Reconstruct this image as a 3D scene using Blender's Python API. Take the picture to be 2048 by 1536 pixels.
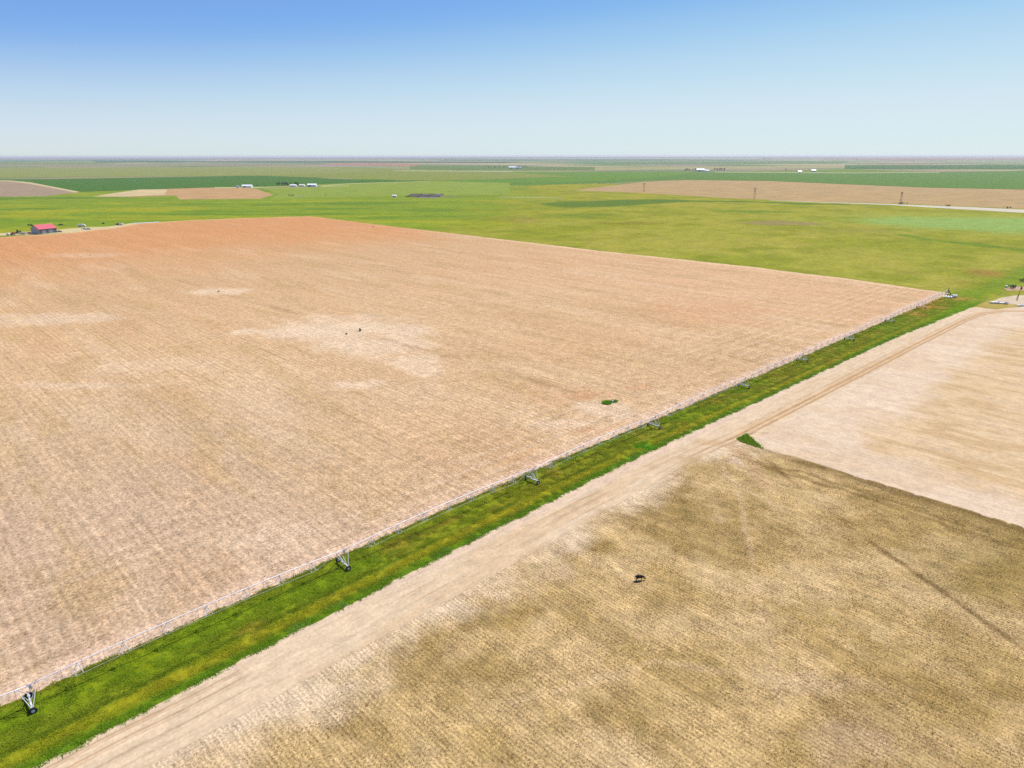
import bpy, bmesh, math, random
import numpy as np
from mathutils import Vector, Matrix
from mathutils.geometry import tessellate_polygon

random.seed(7)
RNG = np.random.default_rng(11)
sc = bpy.context.scene
COL = sc.collection
for _o in list(bpy.data.objects):
    bpy.data.objects.remove(_o)

# ------------------------------------------------------------------ camera
# World X runs along the irrigation arm, Y across it; the camera hovers over the origin.
CAM_H = 81.0
F_PX = 1380.0                       # focal length in pixels of a 2048 px wide frame
PITCH = math.atan((768.0 - 311.0) / F_PX)
AX, AY = 0.7196, 0.6944             # direction of the arm seen from the camera (right, forward)
YAW = -math.atan2(AY, AX)
cam = bpy.data.cameras.new('camera')
cam_o = bpy.data.objects.new('camera', cam)
COL.objects.link(cam_o)
cam.sensor_width = 36.0
cam.lens = F_PX / 2048.0 * 36.0
cam.clip_start = 1.0
cam.clip_end = 200000.0
cam_o.location = (0, 0, CAM_H)
cam_o.rotation_euler = (math.pi / 2 - PITCH, 0, YAW)
cam_o.rotation_euler.rotate_axis('Z', math.radians(-0.07))
sc.camera = cam_o

# ------------------------------------------------------------------ sky and sun
SUN_EL = math.radians(57)
SUN_AZ = math.radians(45)           # to the right of the viewing direction
_r, _f = math.sin(SUN_AZ), math.cos(SUN_AZ)
SX, SY = _r * AX + _f * AY, -_r * AY + _f * AX
world = bpy.data.worlds.new('World')
sc.world = world
world.use_nodes = True
wt = world.node_tree
sky = wt.nodes.new('ShaderNodeTexSky')
sky.sky_type = 'NISHITA'
sky.sun_disc = False
sky.sun_elevation = SUN_EL
sky.sun_rotation = math.atan2(SX, SY)
sky.altitude = 1000
sky.air_density = 0.95
sky.dust_density = 0.2
sky.ozone_density = 4.0
tint = wt.nodes.new('ShaderNodeMix')
tint.data_type = 'RGBA'
tint.blend_type = 'MULTIPLY'
tint.inputs[0].default_value = 1.0
_k = 0.068 * 2 ** 0.6
tint.inputs[7].default_value = (0.90 * _k, 1.0 * _k, 1.15 * _k, 1)
wt.links.new(sky.outputs[0], tint.inputs[6])
# one film-like response for the whole sky: pale, milky low air under a clear blue
film = wt.nodes.new('ShaderNodeRGBCurve')
for ci, pts in enumerate((
        [(0, 0), (.12, .125), (.20, .195), (.227, .22), (.27, .33), (.352, .50), (.515, .655), (.69, .69), (1, .78)],
        [(0, 0), (.30, .30), (.43, .455), (.497, .575), (.597, .70), (.745, .79), (.80, .805), (1, .87)],
        [(0, 0), (.50, .60), (.75, .835), (.806, .845), (.93, .87), (1, .88)])):
    cv = film.mapping.curves[ci]
    cv.points[0].location = pts[0]
    cv.points[1].location = pts[-1]
    for p in pts[1:-1]:
        cv.points.new(*p)
film.mapping.update()
wt.links.new(tint.outputs[2], film.inputs['Color'])
wt.links.new(film.outputs[0], wt.nodes['Background'].inputs[0])
scale_back = wt.nodes.new('ShaderNodeVectorMath')
scale_back.operation = 'SCALE'
scale_back.inputs['Scale'].default_value = 1.0 / (0.1 * 2 ** 0.6)
wt.links.new(film.outputs[0], scale_back.inputs[0])
wt.links.new(scale_back.outputs[0], wt.nodes['Background'].inputs[0])
wt.nodes['Background'].inputs[1].default_value = 0.1
sun = bpy.data.lights.new('sun', 'SUN')
sun.energy = 4.0
sun.angle = math.radians(0.5)
sun.color = (1.0, 0.96, 0.90)
sun_o = bpy.data.objects.new('sun', sun)
COL.objects.link(sun_o)
sun_o.rotation_euler = Vector((SX * math.cos(SUN_EL), SY * math.cos(SUN_EL), math.sin(SUN_EL))).to_track_quat('Z', 'Y').to_euler()
sc.view_settings.view_transform = 'Standard'
sc.view_settings.look = 'None'
sc.view_settings.exposure = 0.6
sc.view_settings.gamma = 1.0
sc.view_settings.use_curve_mapping = False
sc.cycles.max_bounces = 5
sc.cycles.volume_bounces = 0
sc.cycles.use_denoising = False

# ------------------------------------------------------------------ helpers
def ground_at(px, py, h=0.0):
    """where a sight line of the photograph meets the plain (real ground metres)"""
    dx, dz = (px - 1024) / F_PX, -(py - 768) / F_PX
    f = math.cos(PITCH) + dz * math.sin(PITCH)
    z = -math.sin(PITCH) + dz * math.cos(PITCH)
    t = (h - CAM_H) / z
    r, f = dx * t, f * t
    return (r * AX + f * AY, -r * AY + f * AX)

def cam_dir(r, f):
    """a vector given as (right, forward) of the view, in world XY"""
    return (r * AX + f * AY, -r * AY + f * AX)

K = np.array((1.72, 1.75, 1.86))
def lin(c):
    c = np.asarray(c, float) / 255.0
    return np.where(c <= 0.04045, c / 12.92, ((c + 0.055) / 1.055) ** 2.4)
def S(r, g, b):
    """base colour of a sunlit level surface that looks like this in the picture"""
    return lin((r, g, b)) / K

HAZE_DENSITY = 4.2e-5
HAZE_TONE = np.array((0.50, 0.58, 0.68))
def clear(col, dist):
    """the colour of a far surface itself, once the air in front of it is taken away"""
    T = np.exp(-HAZE_DENSITY * np.asarray(dist, float))[..., None]
    return np.maximum((np.asarray(col) * K - (1 - T) * HAZE_TONE) / T / K, 0.006)
ORD = ('leftmost', 'second', 'third', 'fourth', 'fifth', 'sixth', 'seventh', 'eighth', 'ninth', 'tenth')
def nth(i):
    return ORD[i] if i == 0 else ORD[i] + ' from left'

_tab = np.random.default_rng(5).random((257, 257)).astype(np.float32)
def vnoise(x, y):
    xi, yi = np.floor(x).astype(int), np.floor(y).astype(int)
    u, v = x - xi, y - yi
    u, v = u * u * (3 - 2 * u), v * v * (3 - 2 * v)
    a, b = xi & 255, yi & 255
    a1, b1 = (a + 1) & 255, (b + 1) & 255
    return (_tab[a, b] * (1 - u) + _tab[a1, b] * u) * (1 - v) + (_tab[a, b1] * (1 - u) + _tab[a1, b1] * u) * v
def fbm(x, y, size, octs=4, seed=0):
    x, y = np.asarray(x, float), np.asarray(y, float)
    s, amp, tot = 0, 1.0, 0
    for i in range(octs):
        k = 2.03 ** i / size
        s = s + amp * vnoise(x * k + seed * 17.3 + i * 31.7, y * k + seed * 9.1 + i * 12.9)
        tot += amp
        amp *= 0.55
    return s / tot
def sstep(a, b, x):
    t = np.clip((x - a) / (b - a), 0, 1)
    return t * t * (3 - 2 * t)
def mixc(col, c, w):
    return col + (np.asarray(c) - col) * np.clip(w, 0, 1)[..., None]
def blob(x, y, cx, cy, ra, rb, ang=0.0, rough=0.5, size=None, seed=1):
    ca, sa = math.cos(ang), math.sin(ang)
    u = ((x - cx) * ca + (y - cy) * sa) / ra
    v = (-(x - cx) * sa + (y - cy) * ca) / rb
    d = np.sqrt(u * u + v * v) + (fbm(x, y, size or min(ra, rb), 4, seed) - 0.5) * 2 * rough
    return 1 - sstep(0.35, 1.1, d)
VIEW_ANG = math.atan2(-AY, AX)       # world angle of the view's right-hand direction
def vblob(x, y, px, py, rlat, rdep, rough=0.6, seed=1):
    cx, cy = ground_at(px, py)
    return blob(x, y, cx, cy, rlat, rdep, VIEW_ANG, rough, min(rlat, rdep) * 0.9, seed)
def seg_dist(x, y, a, b):
    a, b = np.array(a, float), np.array(b, float)
    d = b - a
    t = np.clip(((x - a[0]) * d[0] + (y - a[1]) * d[1]) / (d @ d), 0, 1)
    return np.hypot(x - a[0] - t * d[0], y - a[1] - t * d[1])
def path_dist(x, y, pts):
    r = None
    for a, b in zip(pts[:-1], pts[1:]):
        d = seg_dist(x, y, a, b)
        r = d if r is None else np.minimum(r, d)
    return r

# ---- node helpers
class NB:
    def __init__(self, name):
        self.m = bpy.data.materials.new(name)
        self.m.use_nodes = True
        self.t = self.m.node_tree
        self.b = self.t.nodes['Principled BSDF']
        self._pos = None
    def new(self, kind, **kw):
        n = self.t.nodes.new(kind)
        for k, v in kw.items():
            setattr(n, k, v)
        return n
    def put(self, sock, v):
        if isinstance(v, bpy.types.NodeSocket):
            self.t.links.new(v, sock)
        elif v is not None:
            sock.default_value = v
    def pos(self, scale=(1, 1, 1)):
        if self._pos is None:
            self._pos = self.new('ShaderNodeNewGeometry').outputs['Position']
        if scale == (1, 1, 1):
            return self._pos
        n = self.new('ShaderNodeVectorMath', operation='MULTIPLY')
        self.put(n.inputs[0], self._pos)
        n.inputs[1].default_value = scale
        return n.outputs[0]
    def noise(self, vec, scale, detail=3, rough=0.6):
        n = self.new('ShaderNodeTexNoise')
        self.put(n.inputs['Vector'], vec)
        n.inputs['Scale'].default_value = scale
        n.inputs['Detail'].default_value = detail
        n.inputs['Roughness'].default_value = rough
        return n.outputs['Fac']
    def math(self, op, a, b=None, c=None):
        n = self.new('ShaderNodeMath', operation=op)
        self.put(n.inputs[0], a)
        self.put(n.inputs[1], b)
        if c is not None:
            self.put(n.inputs[2], c)
        return n.outputs[0]
    def rng(self, v, a, b, c, d):
        n = self.new('ShaderNodeMapRange')
        self.put(n.inputs[0], v)
        for i, q in enumerate((a, b, c, d)):
            n.inputs[i + 1].default_value = q
        return n.outputs[0]
    def scale_col(self, col, fac):
        n = self.new('ShaderNodeVectorMath', operation='SCALE')
        self.put(n.inputs[0], col)
        self.put(n.inputs['Scale'], fac)
        return n.outputs[0]
    def mix(self, fac, a, b, mode='MIX'):
        n = self.new('ShaderNodeMix', data_type='RGBA', blend_type=mode)
        self.put(n.inputs[0], fac)
        self.put(n.inputs[6], a)
        self.put(n.inputs[7], b)
        return n.outputs[2]
    def attr(self, name='Col'):
        return self.new('ShaderNodeAttribute', attribute_name=name).outputs['Color']
    def sep(self, v):
        n = self.new('ShaderNodeSeparateXYZ')
        self.put(n.inputs[0], v)
        return n.outputs
    def finish(self, col, rough=0.95, spec=0.1, height=None, dist=0.1, strength=1.0, metal=0.0):
        self.put(self.b.inputs['Base Color'], col)
        self.put(self.b.inputs['Roughness'], rough)
        self.b.inputs['Specular IOR Level'].default_value = spec
        self.b.inputs['Metallic'].default_value = metal
        if height is not None:
            n = self.new('ShaderNodeBump')
            n.inputs['Distance'].default_value = dist
            n.inputs['Strength'].default_value = strength
            self.put(n.inputs['Height'], height)
            self.t.links.new(n.outputs[0], self.b.inputs['Normal'])
        return self.m

def soil_mat(name, rows='x', spacing=0.76, row_amp=0.10, speck=2.2, speck_amp=0.30, clump=0.25, clump_amp=0.12, streak_amp=0.10, bump=0.12, mot=0.14, along=0.035):
    n = NB(name)
    p = n.pos()
    s1 = n.noise(p, speck, 4, 0.7)
    s2 = n.noise(p, clump, 3, 0.6)
    st = n.noise(n.pos((along, 1.1, 1) if rows == 'x' else (1.1, along, 1)), 1.0, 3, 0.6)
    st2 = n.noise(n.pos((0.006, 0.11, 1) if rows == 'x' else (0.11, 0.006, 1)), 1.0, 2, 0.5)
    xyz = n.sep(p)
    c = xyz[1] if rows == 'x' else xyz[0]
    wob = n.math('MULTIPLY', n.noise(p, 0.35, 3, 0.6), 6.0)
    ph = n.math('ADD', n.math('MULTIPLY', c, 2 * math.pi / spacing), wob)
    row = n.math('SINE', ph)
    s3 = n.noise(n.pos((0.55, 1, 1) if rows == 'x' else (1, 0.55, 1)), 0.55, 3, 0.75)
    f = n.rng(s1, 0.3, 0.7, 1 - speck_amp, 1 + speck_amp)
    f = n.math('MULTIPLY', f, n.rng(s3, 0.3, 0.7, 1 - mot, 1 + mot))
    f = n.math('MULTIPLY', f, n.rng(s2, 0.3, 0.7, 1 - clump_amp, 1 + clump_amp))
    f = n.math('MULTIPLY', f, n.rng(st, 0.3, 0.7, 1 - streak_amp, 1 + streak_amp))
    f = n.math('MULTIPLY', f, n.rng(st2, 0.3, 0.7, 1 - streak_amp * .35, 1 + streak_amp * .35))
    f = n.math('MULTIPLY', f, n.rng(row, -1, 1, 1 - row_amp, 1 + row_amp))
    col = n.scale_col(n.attr(), f)
    h = n.math('ADD', n.math('MULTIPLY', s1, 1.0), n.math('MULTIPLY', row, 0.16))
    return n.finish(col, 0.96, 0.05, h, bump, 0.8)

def turf_mat(name, fine=1.2, amp=0.28, mid=0.06, mid_amp=0.16, aniso=(1, 1, 1), bump=0.25, warm=0.55):
    n = NB(name)
    p = n.pos(aniso)
    s1 = n.noise(p, fine, 4, 0.7)
    s2 = n.noise(p, mid, 4, 0.6)
    s3 = n.noise(p, mid * 5, 3, 0.6)
    f = n.math('MULTIPLY', n.rng(s1, 0.3, 0.7, 1 - amp, 1 + amp), n.rng(s3, 0.3, 0.7, 1 - mid_amp, 1 + mid_amp))
    col = n.scale_col(n.attr(), f)
    col = n.mix(n.rng(s2, 0.42, 0.68, 0, warm), col, n.scale_col(n.mix(1.0, col, (1.25, 1.0, 0.9, 1), 'MULTIPLY'), 1.05))
    return n.finish(col, 0.95, 0.05, s1, bump, 0.7)

def blade_mat(name):
    n = NB(name)
    col = n.attr()
    n.put(n.b.inputs['Base Color'], col)
    n.b.inputs['Roughness'].default_value = 0.8
    n.b.inputs['Specular IOR Level'].default_value = 0.15
    tr = n.new('ShaderNodeBsdfTranslucent')
    n.put(tr.inputs[0], col)
    mx = n.new('ShaderNodeMixShader')
    mx.inputs[0].default_value = 0.45
    n.t.links.new(n.b.outputs[0], mx.inputs[1])
    n.t.links.new(tr.outputs[0], mx.inputs[2])
    n.t.links.new(mx.outputs[0], n.t.nodes['Material Output'].inputs['Surface'])
    return n.m

def plain(name, c, rough=0.6, metal=0.0, var=0.12, scale=1.5, spec=0.3):
    n = NB(name)
    tc = n.new('ShaderNodeTexCoord').outputs['Object']
    f = n.rng(n.noise(tc, scale, 4, 0.65), 0.3, 0.7, 1 - var, 1 + var)
    rgb = n.new('ShaderNodeRGB')
    rgb.outputs[0].default_value = (*c, 1)
    return n.finish(n.scale_col(rgb.outputs[0], f), rough, spec, metal=metal)

# ---- mesh helpers
def mesh_arrays(name, v, faces, col=None, smooth=False):
    """v (N,3), faces (M,k) with constant k"""
    me = bpy.data.meshes.new(name)
    v = np.ascontiguousarray(v, np.float32)
    faces = np.ascontiguousarray(faces, np.int32)
    M, k = faces.shape
    me.vertices.add(len(v))
    me.vertices.foreach_set('co', v.ravel())
    me.loops.add(M * k)
    me.loops.foreach_set('vertex_index', faces.ravel())
    me.polygons.add(M)
    me.polygons.foreach_set('loop_start', np.arange(0, M * k, k, dtype=np.int32))
    me.polygons.foreach_set('loop_total', np.full(M, k, np.int32))
    if smooth:
        me.polygons.foreach_set('use_smooth', np.ones(M, bool))
    me.update(calc_edges=True)
    if col is not None:
        a = me.color_attributes.new('Col', 'FLOAT_COLOR', 'POINT')
        c4 = np.ones((len(v), 4), np.float32)
        c4[:, :3] = np.clip(col, 0, 1)
        a.data.foreach_set('color', c4.ravel())
    return me
def link(name, me, mat=None, parent=None, loc=None):
    o = bpy.data.objects.new(name, me)
    COL.objects.link(o)
    if mat is not None and me is not None and not me.materials:
        me.materials.append(mat)
    if parent is not None:
        o.parent = parent
    if loc is not None:
        o.location = loc
    return o
def structure(o):
    o['kind'] = 'structure'
    return o
def stuff(o):
    o['kind'] = 'stuff'
    return o
def tag(o, label, cat, group=None):
    o['label'] = label
    o['category'] = cat
    if group:
        o['group'] = group
    return o
def empty(name, loc, rz=0.0):
    o = bpy.data.objects.new(name, None)
    COL.objects.link(o)
    o.location = loc
    o.rotation_euler = (0, 0, rz)
    o.empty_display_size = 0.3
    return o
def copy_tree(o, parent=None):
    c = o.copy()
    COL.objects.link(c)
    c.parent = parent
    for ch in list(o.children):
        copy_tree(ch, c)
    return c
def grid_sheet(name, X, Y, z, colfun, mat):
    """X, Y 2-D arrays of ground positions"""
    nx, ny = X.shape
    v = np.stack([X, Y, np.full_like(X, z)], -1).reshape(-1, 3)
    i = np.arange(nx * ny).reshape(nx, ny)
    f = np.stack([i[:-1, :-1], i[1:, :-1], i[1:, 1:], i[:-1, 1:]], -1).reshape(-1, 4)
    # keep faces looking up
    a, b, c = v[f[0, 0]], v[f[0, 1]], v[f[0, 2]]
    if np.cross(b - a, c - a)[2] < 0:
        f = f[:, ::-1]
    o = link(name, mesh_arrays(name, v, f, colfun(v[:, 0], v[:, 1])), mat)
    return structure(o)
def poly_sheet(name, pts, z, col, mat):
    me = bpy.data.meshes.new(name)
    v3 = [Vector((x, y, 0)) for x, y in pts]
    tris = []
    for a, b, c in tessellate_polygon([v3]):
        n = (v3[b] - v3[a]).cross(v3[c] - v3[a]).z
        if abs(n) > 1e-3:
            tris.append((a, b, c) if n > 0 else (a, c, b))
    me.from_pydata([(x, y, z) for x, y in pts], [], tris)
    a = me.color_attributes.new('Col', 'FLOAT_COLOR', 'POINT')
    for d in a.data:
        d.color = (*col, 1)
    return structure(link(name, me, mat))

class MB:
    """collects boxes, tubes and prisms into one mesh"""
    def __init__(self):
        self.v, self.f = [], []
    def box(self, c, s, rz=0.0, taper=1.0):
        n = len(self.v)
        ca, sa = math.cos(rz), math.sin(rz)
        for dz in (-.5, .5):
            k = taper if dz > 0 else 1.0
            for dx, dy in ((-.5, -.5), (.5, -.5), (.5, .5), (-.5, .5)):
                x, y = dx * s[0] * k, dy * s[1] * k
                self.v.append((c[0] + x * ca - y * sa, c[1] + x * sa + y * ca, c[2] + dz * s[2]))
        for q in ((0, 3, 2, 1), (4, 5, 6, 7), (0, 1, 5, 4), (1, 2, 6, 5), (2, 3, 7, 6), (3, 0, 4, 7)):
            self.f.append(tuple(n + i for i in q))
        return self
    def tube(self, a, b, r0, r1=None, k=6):
        r1 = r0 if r1 is None else r1
        a, b = Vector(a), Vector(b)
        d = (b - a).normalized()
        u = d.orthogonal().normalized()
        w = d.cross(u)
        n = len(self.v)
        for p, r in ((a, r0), (b, r1)):
            for i in range(k):
                t = 2 * math.pi * i / k
                self.v.append(tuple(p + u * math.cos(t) * r + w * math.sin(t) * r))
        for i in range(k):
            j = (i + 1) % k
            self.f.append((n + i, n + j, n + k + j, n + k + i))
        self.f.append(tuple(n + i for i in reversed(range(k))))
        self.f.append(tuple(n + k + i for i in range(k)))
        return self
    def path(self, pts, r, k=6):
        n = len(self.v)
        pts = [Vector(p) for p in pts]
        for i, p in enumerate(pts):
            d = (pts[min(i + 1, len(pts) - 1)] - pts[max(i - 1, 0)]).normalized()
            up = Vector((0, 0, 1)) if abs(d.z) < 0.9 else Vector((1, 0, 0))
            u = d.cross(up).normalized()
            w = d.cross(u)
            for j in range(k):
                t = 2 * math.pi * j / k
                self.v.append(tuple(p + u * math.cos(t) * r + w * math.sin(t) * r))
        for i in range(len(pts) - 1):
            for j in range(k):
                j2 = (j + 1) % k
                self.f.append((n + i * k + j, n + (i + 1) * k + j, n + (i + 1) * k + j2, n + i * k + j2))
        self.f.append(tuple(n + j for j in range(k)))
        e = n + (len(pts) - 1) * k
        self.f.append(tuple(e + j for j in reversed(range(k))))
        return self
    def prism(self, prof, y0, y1):
        """profile in XZ, extruded along Y"""
        n, k = len(self.v), len(prof)
        for y in (y0, y1):
            for x, z in prof:
                self.v.append((x, y, z))
        for i in range(k):
            j = (i + 1) % k
            self.f.append((n + i, n + j, n + k + j, n + k + i))
        self.f.append(tuple(n + i for i in reversed(range(k))))
        self.f.append(tuple(n + k + i for i in range(k)))
        return self
    def quad(self, *p):
        n = len(self.v)
        self.v += [tuple(q) for q in p]
        self.f.append(tuple(range(n, n + len(p))))
        return self
    def mesh(self, name, mat=None, smooth=False):
        me = bpy.data.meshes.new(name)
        me.from_pydata(self.v, [], self.f)
        bm = bmesh.new()
        bm.from_mesh(me)
        bmesh.ops.recalc_face_normals(bm, faces=bm.faces)
        bm.to_mesh(me)
        bm.free()
        if smooth:
            for p in me.polygons:
                p.use_smooth = True
        if mat:
            me.materials.append(mat)
        return me
    def build(self, name, mat, parent=None, smooth=False, loc=None):
        return link(name, self.mesh(name, mat, smooth), None, parent, loc)

# ------------------------------------------------------------------ materials
M_FAR = turf_mat('far_crop_cover', fine=0.05, amp=0.07, mid=0.004, mid_amp=0.12, bump=0.0, warm=0.15)
M_PASTURE = turf_mat('pasture_grass', fine=0.30, amp=0.24, mid=0.012, mid_amp=0.15, bump=0.5, warm=0.1)
M_GREEN = turf_mat('green_crop', fine=0.10, amp=0.18, mid=0.008, mid_amp=0.22, aniso=(1, .6, 1), bump=0.3, warm=0.75)
M_FIELD = soil_mat('tilled_soil', 'y', 2.0, 0.05, 1.5, 0.46, 0.16, 0.07, 0.12, 0.10, 0.24, 0.02)
M_STUB = soil_mat('stubble_soil', 'y', 0.76, 0.07, 2.6, 0.50, 0.22, 0.10, 0.17, 0.12, 0.20, 0.16)  # its colour speckle also paints in the small shadows of the straw
M_PALE = soil_mat('pale_tilled_soil', 'y', 1.1, 0.04, 1.2, 0.13, 0.15, 0.06, 0.10, 0.08)
M_TRACK = soil_mat('packed_dirt', 'x', 1.9, 0.02, 1.6, 0.14, 0.2, 0.06, 0.06, 0.06)
M_VERGE = turf_mat('verge_turf', fine=1.6, amp=0.22, mid=0.05, mid_amp=0.20, bump=0.3)
M_BLADE = blade_mat('grass_blades')
M_STRAW = blade_mat('straw_blades')
M_GALV = plain('galvanised_steel', (0.72, 0.71, 0.73), 0.45, 0.1, 0.10, 2.0, 0.5)
M_TYRE = plain('black_rubber', (0.022, 0.021, 0.02), 0.85, 0, 0.3, 3)
M_DARK = plain('dark_metal', (0.035, 0.035, 0.04), 0.6, 0.2, 0.2, 2)
M_WHITE = plain('white_paint', (0.80, 0.81, 0.81), 0.45, 0, 0.08, 0.8, 0.4)
M_CONC = plain('pale_concrete', (0.74, 0.72, 0.66), 0.9, 0, 0.22, 1.1)
M_ROOF = plain('red_sheet_roof', (0.47, 0.06, 0.085), 0.45, 0.1, 0.10, 0.25, 0.4)
M_WALL = plain('grey_sheet_wall', (0.24, 0.25, 0.27), 0.55, 0.1, 0.10, 0.3)
M_GABLE = plain('pale_grey_cladding', (0.42, 0.42, 0.43), 0.6, 0, 0.1, 0.4)
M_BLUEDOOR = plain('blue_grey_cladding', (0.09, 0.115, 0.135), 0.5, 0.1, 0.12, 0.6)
M_GLASS = plain('dark_window_glass', (0.02, 0.025, 0.03), 0.12, 0, 0.1, 1, 0.6)
M_RED = plain('red_paint', (0.28, 0.02, 0.03), 0.4, 0, 0.15, 1)
M_ORANGE = plain('rusty_orange_paint', (0.30, 0.10, 0.025), 0.6, 0, 0.3, 1.2)
M_GREENP = plain('green_paint', (0.04, 0.12, 0.03), 0.5, 0, 0.2, 1)
M_SILVER = plain('silver_paint', (0.45, 0.47, 0.50), 0.35, 0.3, 0.1, 1)
M_WOOD = plain('weathered_wood', (0.11, 0.075, 0.05), 0.9, 0, 0.25, 1.5)
M_BARK = plain('bark', (0.07, 0.05, 0.035), 0.95, 0, 0.3, 2)
M_HIDE = plain('black_hide', (0.012, 0.009, 0.008), 0.75, 0, 0.3, 4)
M_HOOF = plain('horn', (0.03, 0.025, 0.02), 0.7, 0, 0.2, 3)
M_RUST = plain('rusty_iron', (0.06, 0.03, 0.018), 0.85, 0.1, 0.35, 4)

# ------------------------------------------------------------------ the plain with its section-sized fields
def plains_sheet():
    CELL = 805.0
    lo, hi = -6, 52
    pal = [S(120, 150, 82), S(150, 160, 95), S(172, 168, 118), S(196, 176, 132), S(176, 160, 132), S(104, 138, 78), S(160, 150, 130),
           S(142, 152, 84), S(186, 150, 122), S(135, 150, 100)]
    wts = np.array([.18, .18, .12, .05, .06, .16, .07, .13, .015, .08])
    rs = np.random.default_rng(23)
    V, Fc, C = [], [], []
    for i in range(lo, hi):
        for j in range(lo, hi):
            cuts = rs.integers(0, 3)
            rects = [(i, j, i + 1, j + 1)]
            if cuts == 1:
                rects = [(i, j, i + .5, j + 1), (i + .5, j, i + 1, j + 1)]
            elif cuts == 2:
                rects = [(i, j, i + 1, j + .5), (i, j + .5, i + 1, j + 1)]
            for x0, y0, x1, y1 in rects:
                c = pal[rs.choice(len(pal), p=wts / wts.sum())] * rs.uniform(0.85, 1.12)
                n = len(V)
                ox, oy = 480.0, 112.0
                V += [(x0 * CELL + ox, y0 * CELL + oy, -.3), (x1 * CELL + ox, y0 * CELL + oy, -.3), (x1 * CELL + ox, y1 * CELL + oy, -.3), (x0 * CELL + ox, y1 * CELL + oy, -.3)]
                Fc.append((n, n + 1, n + 2, n + 3))
                C += [c] * 4
    structure(link('plains', mesh_arrays('plains', np.array(V), np.array(Fc), np.array(C)), M_FAR))
    R = 60000.0
    o = poly_sheet('outer_plains', [(-R, -R), (R, -R), (R, R), (-R, R)], -6.0, S(150, 156, 110), M_FAR)
plains_sheet()

def P(*pts):
    return [ground_at(*p) for p in pts]
FAR = [
    ('far_crop_field', (150, 182, 190), [(620, 313.6), (1500, 313.4), (2300, 312.0), (2300, 315.0), (1600, 316.0), (900, 316.4)], 0),
    ('far_crop_field', (168, 176, 186), [(-300, 313.5), (600, 314), (1000, 317), (300, 318.5), (-300, 317.5)], 0),
    ('far_crop_field', (128, 158, 150), [(780, 318.6), (1300, 318.8), (1560, 320.2), (1500, 321.6), (900, 321.2)], 0),
    ('far_crop_field', (140, 166, 158), [(-300, 319.5), (260, 319), (420, 321.5), (-300, 322.5)], 0),
    ('far_crop_field', (172, 170, 172), [(1500, 317), (2300, 315.5), (2300, 320), (1800, 321.5)], 0),
    ('far_crop_field', (120, 140, 134), [(180, 321.6), (700, 321.8), (1080, 324.6), (1000, 326.2), (640, 324.2), (200, 323.4)], 0),
    ('far_crop_field', (134, 160, 134), [(1080, 323), (1700, 323), (1680, 328), (1200, 329)], 0),
    ('far_crop_field', (146, 166, 120), [(-300, 323.6), (180, 323.6), (240, 327), (-300, 328)], 0),
    #  name, colour in the picture, outline as sight lines onto the plain, height step
    ('far_crop_field', (112, 142, 112), [(1690, 331), (2300, 331), (2300, 341), (1690, 339)], -.10),
    ('far_crop_field', (176, 176, 140), [(1190, 336), (1690, 331), (1690, 337), (1190, 341)], -.10),
    ('far_crop_field', (128, 150, 108), [(820, 330), (1190, 334), (1190, 341), (820, 340)], -.10),
    ('far_crop_field', (184, 156, 146), [(720, 325), (845, 328), (830, 332), (600, 329)], -.12),
    ('far_crop_field', (162, 166, 148), [(-300, 328), (512, 326), (620, 331), (-300, 333)], -.12),
    ('far_crop_field', (156, 166, 112), [(-300, 334), (640, 333), (760, 342), (512, 350.5), (-300, 356)], -.14),
    ('far_crop_field', (150, 162, 100), [(640, 333), (1010, 343), (1150, 353), (860, 361), (512, 350.5), (760, 342)], -.14),
    ('far_crop_field', (98, 136, 72), [(-300, 357), (100, 357), (512, 350.5), (700, 358), (870, 361.5), (700, 366), (512, 373), (300, 378), (160, 383), (60, 363), (-300, 361)], -.12),
    ('far_crop_field', (178, 160, 138), [(-300, 360), (20, 360.5), (60, 366), (158, 384), (90, 391), (-300, 397)], -.10),
    ('far_crop_field', (214, 200, 160), [(-300, 358.2), (20, 359.6), (62, 363.5), (160, 382.5), (150, 383.8), (58, 366.2), (20, 361.5), (-300, 360)], -.06),
    ('far_crop_field', (120, 156, 78), [(1010, 344), (1430, 344), (1300, 356), (1150, 364), (1020, 366), (860, 362), (1150, 353)], -.12),
    ('far_crop_field', (112, 148, 82), [(1430, 345), (1540, 346), (1700, 347), (2300, 340), (2300, 392), (2048, 380), (1860, 376), (1700, 369), (1536, 362), (1370, 360), (1300, 361), (1200, 367), (1020, 371), (1020, 366), (1150, 364), (1300, 356)], -.12),
    ('far_crop_field', (134, 160, 92), [(1430, 344), (1700, 339), (1880, 345), (1700, 347), (1540, 346)], -.13),
    ('far_crop_field', (152, 172, 84), [(520, 374), (700, 366), (870, 362), (1020, 366), (1020, 388), (760, 392), (540, 397), (560, 388)], -.12),
    ('bare_far_field', (196, 170, 126), [(1150, 380), (1180, 376.5), (1290, 364), (1370, 360.5), (1536, 362.5), (1700, 370), (1860, 376.5), (2048, 380.5), (2300, 390), (2300, 432), (2048, 418.5), (1900, 412.5), (1800, 408), (1600, 403), (1460, 397), (1300, 387), (1170, 382)], -.06),
    ('bare_far_field', (204, 170, 126), [(188, 392), (230, 386), (280, 378.5), (400, 375), (480, 373.5), (512, 377), (548, 389), (520, 397), (360, 398), (352, 390.5), (260, 393)], -.06),
    ('bare_far_field', (220, 202, 158), [(186, 392), (230, 385), (280, 378), (335, 378), (330, 388), (260, 392)], -.03),
]
for i, (nm, c, pts, z) in enumerate(FAR):
    g = P(*pts)
    dist = np.median([math.hypot(*q) for q in g])
    poly_sheet(nm, g, -.04 + .002 * i, clear(S(*c), dist), M_FAR)
M_ROADLINE = M_FAR
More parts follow.
